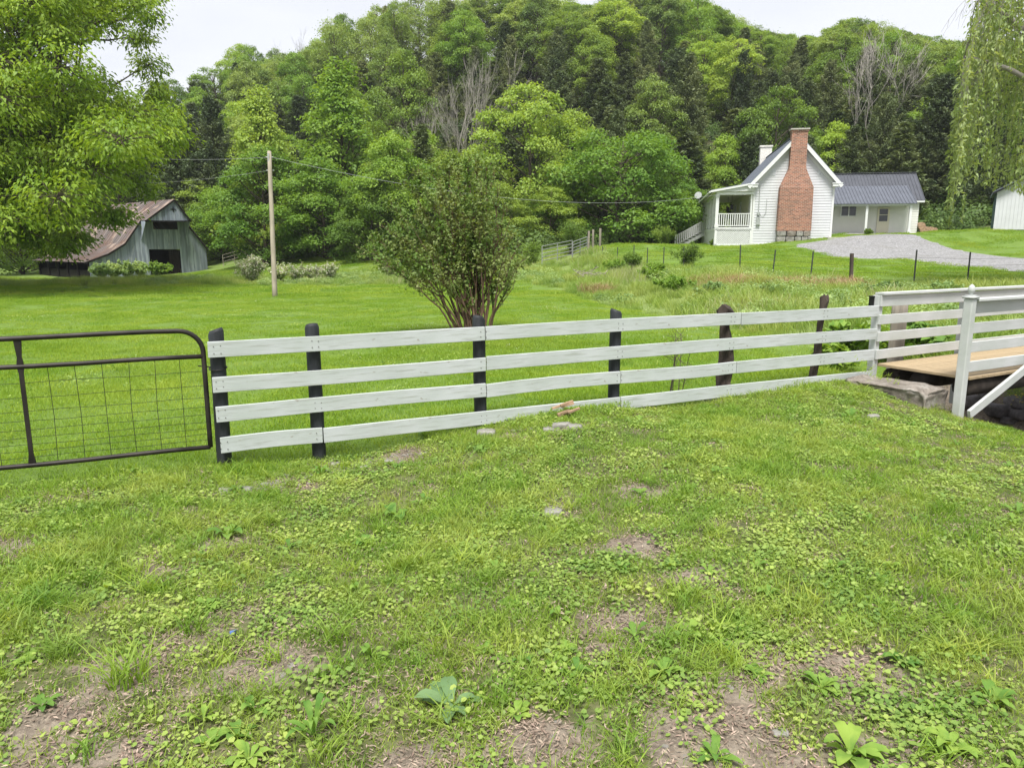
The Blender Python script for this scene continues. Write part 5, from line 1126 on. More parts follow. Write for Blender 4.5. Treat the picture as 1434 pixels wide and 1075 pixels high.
for i, (tx, ty) in enumerate(tips):
    tx = 655 + (tx - 655) * (.74 if tx > 655 else .94); ty = ty + 27 * (474 - ty) / 270
    d = MD + rg.normal(0, .55) * (1 if abs(tx - 660) < 90 else .5); t = at(tx, ty, d); a = rg.uniform(0, 6.28); b0 = np.array([mb0[0] + .22 * math.cos(a) + (tx - 660) * .0012, mb0[1] + .22 * math.sin(a), mg - .05])
    C = curve(b0, t, np.array([-(t[0] - b0[0]) * .22, 0, .30 * abs(t[0] - b0[0]) * .5]) , 10); C[1:-1] += rg.normal(0, .025, (8, 3)); L_ = np.linalg.norm(t - b0); r0 = rg.uniform(.018, .034)
    mb.tube(C, list(np.linspace(r0, .006, 10)), 5, False)
    if rg.random() < .5: q = C[3]; e = C[5] + rg.normal(0, .22, 3); mb.tube([q, (q + e) / 2, e, e + (C[7] - C[5]) + rg.normal(0, .15, 3)], [.014, .011, .008, .004], 4, False)
    for k in range(int(30 + 12 * L_)):
        s = rg.uniform(.25 if rg.random() < .12 else .47, 1.0) * 8.999; j = int(s); p = C[j] * (1 - s + j) + C[j + 1] * (s - j); tl = rg.uniform(.12, .42) * (1.1 - .4 * s / 9)
        dd = unit(unit(C[j + 1] - C[j]) * .9 + rg.normal(0, .5, 3) + np.array([0, 0, .5])); e = p + dd * tl; mb.tube([p, e], [.005, .002], 3, False)
        bare = (tx > 685 and rg.random() < .5) or rg.random() < .12
        if bare: continue
        n = rg.integers(5, 15); tt = rg.uniform(.15, 1.15, (n, 1)); P_.append(p + (e - p) * tt + rg.normal(0, .05, (n, 3))); N_.append(unit(rg.normal(0, .8, (n, 3)) + np.array([0, -.2, .7])))
P_, N_ = np.concatenate(P_), np.concatenate(N_); print('MYRTLE', len(P_))
V_ = leaf_quads(P_, N_, .075, .6, rg) - np.array(my.location)
o = bpy.data.objects.new('foliage', leaf_mesh('foliage', V_, M['myrtle'])); COL.objects.link(o); o.parent = my; mb.build('stems', M['bark_myrtle'], my, True)

# thin sapling and smaller shrubs
def twiggy(name, px, py, d, hgt_, wid, lab, mat, nst=7, lf=.05, nper=26, bark='bark', cat='shrub', dense=1.0, seed=0, fl=None):
    rg = np.random.default_rng(seed + 70); p = at(px, py, d); g = H(p[0], p[1]); r = empty(name, (p[0], p[1], g)); mb = MB(); P_ = []; N_ = []
    for i in range(nst):
        a = rg.uniform(0, 6.28); f = rg.uniform(.2, 1); t = np.array([p[0] + math.cos(a) * wid / 2 * f, p[1] + math.sin(a) * wid / 2 * f, g + hgt_ * math.sqrt(max(.1, 1 - .75 * f * f)) * rg.uniform(.75, 1)]); C = curve(np.array([p[0] + rg.normal(0, .04), p[1] + rg.normal(0, .04), g - .05]), t, np.array([0, 0, .2 * hgt_]), 6); mb.tube(C, list(np.linspace(.001 + .006 * hgt_, .002, 6)), 4, False)
        for k in range(int(8 * dense)):
            s = rg.uniform(.2, 1) * 4.999; j = int(s); q = C[j] * (1 - s + j) + C[j + 1] * (s - j); e = q + unit(rg.normal(0, .6, 3) + np.array([0, 0, .5])) * rg.uniform(.1, .28) * hgt_ ** .7; mb.tube([q, e], [.004, .002], 3, False)
            if nper: n = rg.integers(nper // 2, nper); tt = rg.uniform(0, 1.1, (n, 1)); P_.append(q + (e - q) * tt + rg.normal(0, .05 * hgt_ ** .7, (n, 3))); N_.append(unit(rg.normal(0, .6, (n, 3)) + np.array([0, -.1, .8])))
    mb.build('stems', M[bark], r)
    if P_:
        P_, N_ = np.concatenate(P_), np.concatenate(N_); sp_ = rg.random(len(P_)) < (.45 if fl else 0)
        o = bpy.data.objects.new('foliage', leaf_mesh('foliage', leaf_quads(P_[~sp_], N_[~sp_], lf, .6, rg) - np.array(r.location), M[mat])); COL.objects.link(o); o.parent = r
        if fl: o = bpy.data.objects.new('blossom', leaf_mesh('blossom', leaf_quads(P_[sp_] + np.array([0, -.04, .06]), N_[sp_], lf * .8, .9, rg) - np.array(r.location), M[fl])); COL.objects.link(o); o.parent = r
    return tag(r, lab, cat)
twiggy('flowering_shrub', 354, 391, 50, 1.75, 2.1, 'rounded shrub covered in cream blossom left of the utility pole', 'weed', 26, .10, 40, dense=2.2, fl='flower_w', seed=1)
twiggy('sapling', 942, 572, 9.6, 1.0, .9, 'thin almost leafless sapling just behind the board fence right of its fourth post', 'myrtle', 5, .03, 5, 'bark', 'sapling', seed=2)
twiggy('weed_clump', 222, 382, 74, 1.5, 3.2, 'large-leaved pale weeds growing in front of the barn door', 'lime', 14, .42, 10, cat='plant', seed=3)
for i, px in enumerate((142, 160, 178, 197)): twiggy('weed_clump', px, 391 - i * 1.5, 71 + i * 1.5, 1.6, 2.6, ['tall pale weeds at the left corner of the barn gable', 'tall pale weeds against the gable, second clump from its left corner', 'tall pale weeds against the gable, third clump from its left corner', 'tall pale weeds against the gable just left of the barn door'][i], 'weed', 22, .2, 26, cat='plant', seed=4 + i)
for i, px in enumerate((392, 415, 440, 462, 552)): twiggy('weed_clump', px, [389, 387, 385, 384, 372][i], 52, 1.2, 2.0, ['white-flowered weeds just right of the utility pole', 'white-flowered weeds, second clump right of the utility pole', 'white-flowered weeds, third clump right of the utility pole', 'white-flowered weeds halfway from utility pole to big shrub', 'white-flowered weeds seen at the left arm of the big shrub'][i], 'weed', 18, .12, 26, cat='plant', seed=10 + i, fl='flower_w')
for i, (px, py, d, w_, h_) in enumerate([(1195, 478, 15.5, 1.4, .55), (1165, 492, 14.6, .9, .45), (1245, 472, 14.5, 1.0, .6), (1290, 470, 14.0, 1.1, .6)]): twiggy('leafy_weed', px, py, d, h_, w_, ['big-leaved green weeds along the ditch between leaning post and footbridge', 'smaller green weeds just behind the thin leaning fence post', 'green weeds behind the thick old post by the footbridge', 'green weeds in the ditch behind the footbridge railing'][i], 'dock', 14, .22, 9, cat='plant', seed=20 + i)
for i, (px, py, d, w_, h_) in enumerate([(885, 382, 44, 1.8, 1.0), (960, 372, 42.5, 2.2, 1.5), (1000, 418, 25, 1.5, .6), (945, 408, 29, 1.8, .7), (800, 348, 53, 2.6, 2.6), (745, 375, 50, 2.2, 2.0), (1080, 418, 25, 1.4, .5), (1320, 412, 24, 1.4, .5), (1240, 410, 25, 1.2, .5), (915, 395, 36, 1.8, .8), (860, 388, 42, 1.8, .8), (930, 340, 62, 3, 1.8), (1000, 345, 56.5, 1.0, .4), (1215, 331, 59, .8, .4)]):
    twiggy('meadow_shrub', px, py, d, h_, w_, ['dark little bush at the foot of the third meadow post', 'bush around the steel post below the porch steps', 'low pale shrub in the meadow above the split cedar fence post', 'green shrub clump in the meadow left of centre slope', 'bush growing behind the pale farm gate', 'bush at the left end of the pale farm gate', 'low weeds on the meadow slope below the steel posts', 'low weeds in the meadow behind the footbridge', 'low weeds in the meadow left of the footbridge', 'green shrub clump on the meadow slope below the wire fence', 'green shrub clump near the brush heap', 'shrub at the wood edge left of the porch steps', 'tiny shrub at the corner of the porch lattice', 'tiny shrub in front of the small wing porch'][i], ['broad', 'broad', 'weed', 'maple', 'broad', 'broad', 'weed', 'weed', 'weed', 'maple', 'maple', 'broad', 'broad', 'broad'][i], 16, .10, 26, cat='shrub', seed=30 + i, dense=1.6)
# ------------------------------------------------------------------ ground cover (instanced tufts over the real ground)
def blade_mesh(name, n, h, w, rad, mat, seed, bend=.5, hv=.35, seg=2, seedhead=None):
    rg = np.random.default_rng(seed); V = []; Fc = []
    for i in range(n):
        a = rg.uniform(0, 6.28); r = rad * math.sqrt(rg.random()); x, y = r * math.cos(a), r * math.sin(a); hh = h * rg.uniform(1 - hv, 1 + hv); d = rg.uniform(0, 6.28); b = bend * rg.uniform(.3, 1.4) * hh; f = rg.uniform(0, 3.14); wx, wy = math.cos(f) * w / 2 * rg.uniform(.7, 1.3), math.sin(f) * w / 2; s0 = len(V)
        for j in range(seg + 1):
            t = j / seg; px, py, pz = x + math.cos(d) * b * t * t, y + math.sin(d) * b * t * t, hh * (t - .25 * t * t * bend) - .01
            if j < seg: k = 1 - .35 * t; V += [(px - wx * k, py - wy * k, pz), (px + wx * k, py + wy * k, pz)]
            else: V.append((px, py, pz))
        for j in range(seg - 1): Fc.append((s0 + 2 * j, s0 + 2 * j + 1, s0 + 2 * j + 3, s0 + 2 * j + 2))
        Fc.append((s0 + 2 * seg - 2, s0 + 2 * seg - 1, s0 + 2 * seg))
    m = bpy.data.meshes.new(name); m.from_pydata(V, [], Fc); m.update(); m.materials.append(mat); return m
def leafpatch_mesh(name, n, size, rad, hgt_, mat, seed, sides=6, tilt=.35):
    rg = np.random.default_rng(seed); V = []; Fc = []
    for i in range(n):
        a = rg.uniform(0, 6.28); r = rad * math.sqrt(rg.random()); c = np.array([r * math.cos(a), r * math.sin(a), hgt_ * rg.uniform(.25, 1) * (1 - .4 * (r / rad) ** 2)]); N = unit(np.array([rg.normal(0, tilt), rg.normal(0, tilt), 1])); T = unit(np.cross(N, rg.normal(0, 1, 3))); B = np.cross(N, T); s = size * rg.uniform(.6, 1.3) / 2; s0 = len(V)
        for k in range(sides):
            q = 6.2832 * k / sides; rr = s * (1 if k else .55); V.append(c + T * math.cos(q) * rr + B * math.sin(q) * rr * .92 + N * (.12 * s * abs(math.sin(q))))
        Fc.append(tuple(range(s0, s0 + sides)))
        V += [c - T * .001, c + T * .001, np.array([c[0] * .85, c[1] * .85, -.005])]; Fc.append((s0 + sides, s0 + sides + 1, s0 + sides + 2))
    m = bpy.data.meshes.new(name); m.from_pydata([tuple(v) for v in V], [], Fc); m.update(); m.materials.append(mat); return m
def rosette_mesh(name, n, ln, wd, mat, seed, up=.6):
    rg = np.random.default_rng(seed); V = []; Fc = []
    for i in range(n):
        a = i * 2.4 + rg.normal(0, .3); d = np.array([math.cos(a), math.sin(a), 0]); sd_ = np.array([-d[1], d[0], 0]); L_ = ln * rg.uniform(.6, 1.15); u = up * rg.uniform(.5, 1.3); s0 = len(V); S = 6
        for j in range(S + 1):
            t = j / S; c = d * L_ * (t - .12 * t * t) * (1 - .25 * u) + np.array([0, 0, L_ * u * (t - .72 * t * t)]); w_ = wd * L_ / ln * .5 * (math.sin(math.pi * min(1, t * .88 + .08)) ** .8) * (.35 + .65 * min(1, t * 2.2)); wav = .05 * wd * math.sin(j * 2.3 + i)
            V += [c - sd_ * w_ + np.array([0, 0, w_ * .35 + wav]), c, c + sd_ * w_ + np.array([0, 0, w_ * .35 - wav])]
        for j in range(S):
            k = s0 + 3 * j; Fc += [(k, k + 1, k + 4, k + 3), (k + 1, k + 2, k + 5, k + 4)]
    m = bpy.data.meshes.new(name); m.from_pydata([tuple(v) for v in V], [], Fc); m.update(); m.materials.append(mat); m.polygons.foreach_set('use_smooth', [True] * len(m.polygons)); return m
def litter_mesh(name, n, size, rad, mat, seed):
    rg = np.random.default_rng(seed); P = np.column_stack([rg.normal(0, rad * .5, n), rg.normal(0, rad * .5, n), rg.uniform(.002, .014, n)]); N = unit(np.column_stack([rg.normal(0, .25, (n, 2)), np.ones(n)])); return leaf_mesh(name, leaf_quads(P, N, size, .22, rg, fold=.05), mat)
def scatter(name, meshes, XY, scl, mat=None, rg=RNG, zoff=0, tilt=.06, idx=None):
    col = bpy.data.collections.new(name + '_sources')
    for i, m in enumerate(meshes): col.objects.link(bpy.data.objects.new('%s_source_%02d' % (name, i), m))
    XY = np.asarray(XY); n = len(XY); z = hgt(XY[:, 0], XY[:, 1]) + zoff
    pm = bpy.data.meshes.new(name); pm.vertices.add(n); pm.vertices.foreach_set('co', np.column_stack([XY, z]).astype(np.float32).ravel())
    e = .15; sx = (hgt(XY[:, 0] + e, XY[:, 1]) - hgt(XY[:, 0] - e, XY[:, 1])) / (2 * e); sy = (hgt(XY[:, 0], XY[:, 1] + e) - hgt(XY[:, 0], XY[:, 1] - e)) / (2 * e)
    yaw = rg.uniform(0, 6.28, n)
    # tilt to follow the slope: rotation about world axes expressed through euler XYZ of (Rx, Ry) before yaw is approximated by yawed slopes
    rx = np.arctan(sx * -np.sin(yaw) + sy * np.cos(yaw)); ry = -np.arctan(sx * np.cos(yaw) + sy * np.sin(yaw))
    rot = np.column_stack([rx + rg.normal(0, tilt, n), ry + rg.normal(0, tilt, n), yaw]).astype(np.float32)
    a = pm.attributes.new('rot', 'FLOAT_VECTOR', 'POINT'); a.data.foreach_set('vector', rot.ravel())
    a = pm.attributes.new('scl', 'FLOAT', 'POINT'); a.data.foreach_set('value', np.asarray(scl, np.float32))
    a = pm.attributes.new('idx', 'INT', 'POINT'); a.data.foreach_set('value', (rg.integers(0, len(meshes), n) if idx is None else idx).astype(np.int32))
    o = bpy.data.objects.new(name, pm); COL.objects.link(o); kind(o, 'stuff')
    t = bpy.data.node_groups.new(name, 'GeometryNodeTree'); t.interface.new_socket('Geometry', in_out='INPUT', socket_type='NodeSocketGeometry'); t.interface.new_socket('Geometry', in_out='OUTPUT', socket_type='NodeSocketGeometry')
    N, Lk = t.nodes, t.links; gi = N.new('NodeGroupInput'); go_ = N.new('NodeGroupOutput'); ip = N.new('GeometryNodeInstanceOnPoints'); ci = N.new('GeometryNodeCollectionInfo'); ci.inputs['Collection'].default_value = col; ci.inputs['Separate Children'].default_value = True; ci.inputs['Reset Children'].default_value = True
    def na(nm_, ty): q = N.new('GeometryNodeInputNamedAttribute'); q.data_type = ty; q.inputs['Name'].default_value = nm_; return q.outputs['Attribute']
    er = N.new('FunctionNodeEulerToRotation'); Lk.new(na('rot', 'FLOAT_VECTOR'), er.inputs[0]); Lk.new(gi.outputs[0], ip.inputs['Points']); Lk.new(ci.outputs[0], ip.inputs['Instance']); ip.inputs['Pick Instance'].default_value = True
    Lk.new(na('idx', 'INT'), ip.inputs['Instance Index']); Lk.new(er.outputs[0], ip.inputs['Rotation']); Lk.new(na('scl', 'FLOAT'), ip.inputs['Scale']); Lk.new(ip.outputs[0], go_.inputs[0])
    md = o.modifiers.new('scatter', 'NODES'); md.node_group = t; return o
def frustum_pts(n, y0, y1, half=.78, rg=RNG, pw=1.0):
    y = y0 + (y1 - y0) * rg.random(n) ** pw; x = rg.uniform(-1, 1, n) * (half * y + .6); return np.column_stack([x, y])
def area_pts(dens, y0, y1, half=.80, rg=RNG, margin=1.0):
    w1 = half * y1 + margin; n = int(dens * 2 * w1 * (y1 - y0)); P = np.column_stack([rg.uniform(-w1, w1, n), rg.uniform(y0, y1, n)]); return P[np.abs(P[:, 0]) < half * P[:, 1] + margin]
fe = lambda P: infield(P[:, 0], P[:, 1])
def oncreek(P): d, dep = creek_dist(P[:, 0], P[:, 1]); return (d < 1.62) & (dep > .5)
# --- foreground yard
YM = 13.5
P = area_pts(210, 1.4, YM, 1.15); P = P[~fe(P) & ~oncreek(P)]; D_ = dirtf(P[:, 0], P[:, 1]); nn = wavy(P[:, 0], P[:, 1], .35); keep = RNG.random(len(P)) < np.clip(.98 - D_ * .95 + .18 * nn, .12, 1); P = P[keep]
scatter('short_grass', [blade_mesh('tuft', 26, .058, .0042, .085, M['grass'], s, .8) for s in range(4)], P, RNG.uniform(.7, 1.35, len(P)) * (1 + .25 * wavy(P[:, 0], P[:, 1], .5, 4, 16)))
P = area_pts(62, 1.4, YM, 1.15); P = P[~fe(P) & ~oncreek(P)]; D_ = dirtf(P[:, 0], P[:, 1]); nn = wavy(P[:, 0], P[:, 1], .28, 8, 22); keep = RNG.random(len(P)) < np.clip(.62 - D_ * .9 + .6 * nn, 0.04, 1); P = P[keep]
scatter('ground_ivy', [leafpatch_mesh('leaves', 44, .022, .13, .04, M['clover'], s) for s in range(4)] + [leafpatch_mesh('leaves', 60, .016, .13, .03, M['clover'], 9, 5)], P, RNG.uniform(.75, 1.35, len(P)))
P = area_pts(42.0, 1.4, YM, 1.15); P = P[~fe(P) & ~oncreek(P)]; D_ = dirtf(P[:, 0], P[:, 1]); nn = wavy(P[:, 0], P[:, 1], .45, 2, 14); keep = RNG.random(len(P)) < np.clip(.14 - D_ * .3 + .7 * nn, 0.03, 1); P = P[keep]
scatter('long_grass', [blade_mesh('clump', 30, .105, .0065, .06, M['grass'], 20 + s, 1.0, seg=4) for s in range(4)], P, RNG.uniform(.6, 1.25, len(P)))
P = area_pts(6, 1.4, YM, 1.15); P = P[~fe(P) & ~oncreek(P)]; D_ = dirtf(P[:, 0], P[:, 1]); keep = RNG.random(len(P)) < .75 - .4 * D_; P = P[keep]
scatter('small_weeds', [rosette_mesh('rosette', n_, l_, w_, M['dock'], 30 + i, u_) for i, (n_, l_, w_, u_) in enumerate([(7, .08, .03, .7), (6, .12, .032, 1.1), (9, .06, .03, .5), (5, .10, .045, 1.0), (7, .155, .055, .8), (5, .13, .07, .9)])], P, RNG.uniform(.6, 1.3, len(P)), idx=RNG.choice(6, len(P), p=[.26, .25, .24, .20, .03, .02]))
P = area_pts(95, 1.4, YM, 1.15); P = P[~fe(P)]; D_ = dirtf(P[:, 0], P[:, 1]); keep = RNG.random(len(P)) < np.clip(D_ * 1.2 + .4, 0, 1); P = P[keep]
scatter('dry_litter', [litter_mesh('litter', 40, .027, .14, M['straw'], 40 + s) for s in range(4)], P, RNG.uniform(.7, 1.3, len(P)))
P = area_pts(14, 1.4, YM, 1.15); P = P[~fe(P)]; D_ = dirtf(P[:, 0], P[:, 1]); P = P[RNG.random(len(P)) < np.clip(D_ * .9, 0, 1)]
def peb(seed):
    V, Fc = smooth_blob((0, 0, 0), .014, 1, .3, seed, (1, .8, .5)); m = bpy.data.meshes.new('pebble'); m.from_pydata([tuple(v) for v in V], [], Fc); m.materials.append(M['pebble']); return m
SP_ = []
for (px, py, n_) in [(320, 690, 26), (350, 684, 26), (385, 676, 34), (415, 668, 34), (450, 660, 30), (490, 654, 30), (530, 648, 20), (565, 640, 12), (700, 610, 22), (765, 606, 26), (805, 600, 26), (780, 718, 22), (1000, 565, 12)]:
    c = ghit(px, py)[:2]; SP_.append(c + RNG.normal(0, 1, (n_, 2)) * np.array([.14, .11]))
SP_ = np.concatenate(SP_); P = np.vstack([P, SP_]); s_ = RNG.uniform(.4, 1.6, len(P)); s_[-len(SP_):] = RNG.uniform(.7, 2.6, len(SP_))
scatter('pebbles', [peb(s) for s in range(6)], P, s_)
# --- mown lawn beyond the fence
lm = [blade_mesh('lawn_patch', 620, .055, .006, .62, M['lawn'], 60 + s, .8) for s in range(4)]
P = np.concatenate([area_pts(5, 4, 16, 1.1), area_pts(2.4, 16, 34, .95)]); P = P[infield(P[:, 0] - .1, P[:, 1] + .3) & (P[:, 1] < lawn_edge(P[:, 0]) + .5) & ~oncreek(P)]
scatter('mown_grass', lm, P, RNG.uniform(.85, 1.2, len(P)))
lm = [blade_mesh('lawn_patch', 520, .09, .016, 1.0, M['lawn'], 70 + s, .8) for s in range(3)]
P = area_pts(.9, 32, 78, .9); P = P[fe(P) & ((P[:, 1] < lawn_edge(P[:, 0]) + 1) | (P[:, 1] > tp_edge(P[:, 0])) | ((P[:, 0] < -3) & (P[:, 1] > lawn_edge(P[:, 0]) + 12))) & (P[:, 1] < forest_edge(P[:, 0]) + 2)]
def blocked(P):
    # house, wing, garage, drive, barn footprints
    d = P - O_[:2]; u = d[:, 0] * .983 - d[:, 1] * .186; v = d[:, 0] * .186 + d[:, 1] * .983
    b = (u > -2.75) & (u < 5.7) & (v > -.75) & (v < 16.2) | (u > 5) & (u < 13.9) & (v > 5.9) & (v < 13)
    e = P - gO[:2]; b |= (e[:, 0] > -.2) & (e[:, 0] < 8) & (e[:, 1] > -.6) & (e[:, 1] < 9)
    d = P - A_[:2]; s = d @ bu; o_ = d @ bn; b |= (s > -.3) & (s < bw + .3) & (o_ < .1) & (o_ > -15.5)
    nx_ = np.interp(P[:, 0], [q[0] for q in near], [q[1] for q in near]); fx = np.interp(P[:, 0], [q[0] for q in far], [q[1] for q in far]); b |= (P[:, 0] > near[0][0]) & (P[:, 1] > nx_) & (P[:, 1] < fx) 
    return b
P = P[~blocked(P)]; scatter('far_lawn', lm, P, RNG.uniform(.8, 1.2, len(P)))
P = area_pts(.9, 6, 30, .85); P = P[fe(P) & (P[:, 1] < lawn_edge(P[:, 0]) - .3) & ~oncreek(P)]; P = P[wavy(P[:, 0], P[:, 1], 1.2) > .35]
scatter('lawn_clover', [leafpatch_mesh('leaves', 46, .03, .28, .06, M['clover'], 80 + s) for s in range(2)], P, RNG.uniform(.8, 1.5, len(P)))
P = area_pts(.55, 6, 44, .85); P = P[fe(P) & (P[:, 1] < lawn_edge(P[:, 0]) - .5) & ~oncreek(P)]; P = P[wavy(P[:, 0], P[:, 1], 2.3, 6, 20) > .3]
scatter('lawn_flowers', [leafpatch_mesh('blossom', 12, .022, .5, .10, M['flower_w'], 84 + s, 5) for s in range(2)], P, RNG.uniform(.7, 1.3, len(P)))
P = area_pts(.35, 6, 44, .85); P = P[fe(P) & (P[:, 1] < lawn_edge(P[:, 0]) - .5) & ~oncreek(P)]
scatter('lawn_tufts', [blade_mesh('lawn_tuft', 90, .11, .007, .22, M['grass'], 86 + s, .7) for s in range(3)], P, RNG.uniform(.6, 1.3, len(P)))
# --- tall meadow
tm_ = [blade_mesh('tall_tuft', 130, .42, .014, .5, M['tall'], 90 + s, .55, seg=3) for s in range(4)]
P = area_pts(2.4, 11, 66, .85); m_ = fe(P) & (P[:, 1] > lawn_edge(P[:, 0])) & (P[:, 1] < tp_edge(P[:, 0]) + .5) & (P[:, 1] < forest_edge(P[:, 0]) + 1) & ((P[:, 0] > -3) | (P[:, 1] < lawn_edge(P[:, 0]) + 11)) & ~blocked(P) & ~((P[:, 0] > 7) & (P[:, 1] < 13)); P = P[m_]
P = P[RNG.random(len(P)) < np.where(P[:, 1] > 40, .6, 1)]
sc_ = RNG.uniform(.6, 1.15, len(P)) * (1 + .3 * wavy(P[:, 0], P[:, 1], 1.6)) * np.where(P[:, 1] < lawn_edge(P[:, 0]) + 1, .7, 1)
scatter('meadow_grass', tm_, P, np.clip(sc_, .3, 1.6)); MP = P
Q = P[wavy(P[:, 0], P[:, 1], 1.1, 3, 15) > .9]; scatter('meadow_seed_heads', [blade_mesh('seed', 26, .62, .012, .5, M['seed'], 100 + s, .35, seg=3) for s in range(2)], Q, RNG.uniform(.7, 1.1, len(Q)))
Q = area_pts(1.8, 14, 60, .85); Q = Q[fe(Q) & (Q[:, 1] > lawn_edge(Q[:, 0]) + .6) & (Q[:, 1] < tp_edge(Q[:, 0])) & (Q[:, 1] < forest_edge(Q[:, 0])) & ((Q[:, 0] > -3) | (Q[:, 1] < lawn_edge(Q[:, 0]) + 10)) & ~blocked(Q)]; Q = Q[wavy(Q[:, 0], Q[:, 1], 1.9, 5, 17) > .1]
scatter('meadow_weeds', [leafpatch_mesh('weed', 240, .07, .45, .5, M['weed'], 110 + s, 5, .6) for s in range(3)], Q, RNG.uniform(.5, 1.2, len(Q)) * .9)
rus = []
for (px, py, d, r, n_) in [(1012, 400, 29, 1.0, 30), (1045, 394, 30, .8, 22), (1150, 404, 28, .9, 28), (1105, 400, 29, .8, 12), (985, 402, 31, .7, 12), (840, 412, 32, 1.0, 9), (1190, 403, 29, .8, 10)]:
    c = at(px, py, d)[:2]; rus.append(c + RNG.normal(0, r * .55, (n_, 2)))
rus = np.concatenate(rus); scatter('russet_grass', [blade_mesh('rus', 90, .48, .013, .42, M['russet'], 120 + s, .7, seg=3) for s in range(2)], rus, RNG.uniform(.7, 1.15, len(rus)))
# --- undergrowth at the foot of the wood and on the hill
P = area_pts(.30, 60, 150, .95); P = P[(P[:, 1] > forest_edge(P[:, 0]) - .8) & ~blocked(P)]
near_ = P[:, 1] < forest_edge(P[:, 0]) + 10
P = P[near_ | (RNG.random(len(P)) < .35)]
ug = []
for s in range(3):
    rg = np.random.default_rng(130 + s); n = 900; Dd = sphere_pts(n, rg); Dd[:, 2] = np.abs(Dd[:, 2]); Pp = Dd * rg.uniform(.5, 1.05, (n, 1)) * np.array([1.7, 1.7, 1.9]) * (1 + .25 * np.sin(Dd[:, :1] * 7 + s)); ug.append(leaf_mesh('bush', leaf_quads(Pp, Dd + np.array([0, 0, .6]) + rg.normal(0, .4, (n, 3)), .24, .6, rg), M['under']))
scatter('undergrowth', ug, P, RNG.uniform(.5, 1.3, len(P)), zoff=-.2)
# --- small things one can pick out in the yard
def single(name, m, px, py, lab, cat, s=1.0, rz=0, dz=0, d=None):
    p = ghit(px, py) if d is None else at(px, py, d); o = bpy.data.objects.new(name, m); COL.objects.link(o); o.location = (p[0], p[1], H(p[0], p[1]) + dz); o.rotation_euler = (0, 0, rz); o.scale = (s,) * 3; return tag(o, lab, cat)
single('dock_plant', rosette_mesh('dock_plant', 8, .215, .07, M['dock_grey'], 205, .62), 632, 990, 'large grey-green broad-leaved dock plant at the bottom centre of the yard', 'plant', 1.0, .4)
for i, (px, py, s, nl_, ln, wd, up) in enumerate([(440, 1035, 1.0, 5, .20, .04, 1.5), (285, 1010, .9, 6, .14, .035, 1.3), (930, 945, 1.0, 7, .15, .05, .9), (1010, 905, .9, 8, .12, .045, .7), (1150, 965, 1.0, 8, .13, .05, .8), (1190, 1060, 1.2, 8, .17, .07, .9), (1060, 950, .9, 7, .12, .05, .8), (790, 915, .9, 8, .11, .05, .8), (595, 612, 1.3, 8, .17, .045, 1.2), (1000, 1065, 1.0, 7, .14, .05, .9),
                                                   (350, 1068, 1.0, 7, .13, .05, .9), (1390, 985, 1.2, 8, .14, .06, .8), (450, 665, 1.3, 9, .13, .04, 1.1), (60, 990, .9, 7, .12, .05, .8), (1075, 835, 1.0, 7, .11, .04, .9), (510, 765, 1.1, 8, .12, .05, .8), (1330, 1050, 1.1, 8, .15, .06, .8), (870, 800, 1.0, 8, .11, .04, 1.0), (680, 915, .9, 7, .10, .04, .8), (1260, 930, 1.0, 8, .12, .05, .8)]):
    lab = ['long upright-leaved weed in the left of the bottom yard', 'upright leafy weed left of the long-leaved one near the bottom edge', 'bright broad-leaved weed right of the grey-green dock plant', 'leafy weed beside the small bare patch right of centre', 'leafy weed in the middle of the big bare patch at the lower right', 'biggest bright broad-leaved weed at the lower right bottom edge', 'small leafy weed on the left rim of the big bare patch', 'rounded dark leafy weed above and right of the dock plant', 'dark green leafy plant against the bottom board left of the third black post', 'leafy weed at the bottom edge right of centre', 'leafy weed at the bottom edge left of the dock plant', 'broad-leaved weed near the right edge at the bottom', 'dark tufted weed by the stones near the second black post', 'broad-leaved weed at the far left of the bottom yard', 'leafy weed above the big bare patch', 'bright low weed in the left middle of the yard', 'broad-leaved weed in the bottom right corner', 'low weed in the right middle of the yard', 'small weed between the dock plant and the fence', 'broad weed right of the big bare patch'][i]
    single('leafy_weed', rosette_mesh('leafy_weed', nl_ + 4, ln, wd * .72, M['dock'], 210 + i, up * 1.15), px, py, lab, 'plant', s * .98, i)
for i, (px, py, s, n_) in enumerate([(180, 955, 1.35, 60), (270, 885, 1.0, 50), (205, 830, 1.0, 40), (470, 900, 1.1, 40), (1320, 720, 1.1, 50), (620, 915, 1.1, 40), (560, 800, 1.0, 40), (85, 920, 1.0, 40), (960, 840, 1.0, 40), (1280, 700, 1.0, 40)]):
    single('grass_clump', blade_mesh('grass_clump', n_, .16, .0065, .07, M['grass'], 240 + i, 1.0, seg=4), px, py, ['big dense grass clump at the left of the bottom yard', 'dark grass clump beside the bare earth at the left', 'grass clump above the dark one at the left', 'tall grass clump left of centre near the bottom', 'grass clump in the right yard below the stone slab', 'tall thin grass clump above the dock plant', 'grass clump in the middle of the yard', 'grass clump near the left edge', 'grass clump in the centre right beside a small bare patch', 'grass clump in the right yard, left of the one below the slab'][i], 'plant', s, i)
def rock(px, py, r, lab, seed, mat='stone', sq=(1.3, 1, .6)):
    r *= .8; p = ghit(px, py); V, Fc = smooth_blob((0, 0, 0), r, 3, .35, seed, sq); m = bpy.data.meshes.new('rock'); m.from_pydata([tuple(v) for v in V], [], Fc); m.materials.append(M[mat]); m.polygons.foreach_set('use_smooth', [True] * len(m.polygons)); o = bpy.data.objects.new('rock', m); COL.objects.link(o); o.location = (p[0], p[1], H(p[0], p[1]) + r * .12); return tag(o, lab, 'stone')
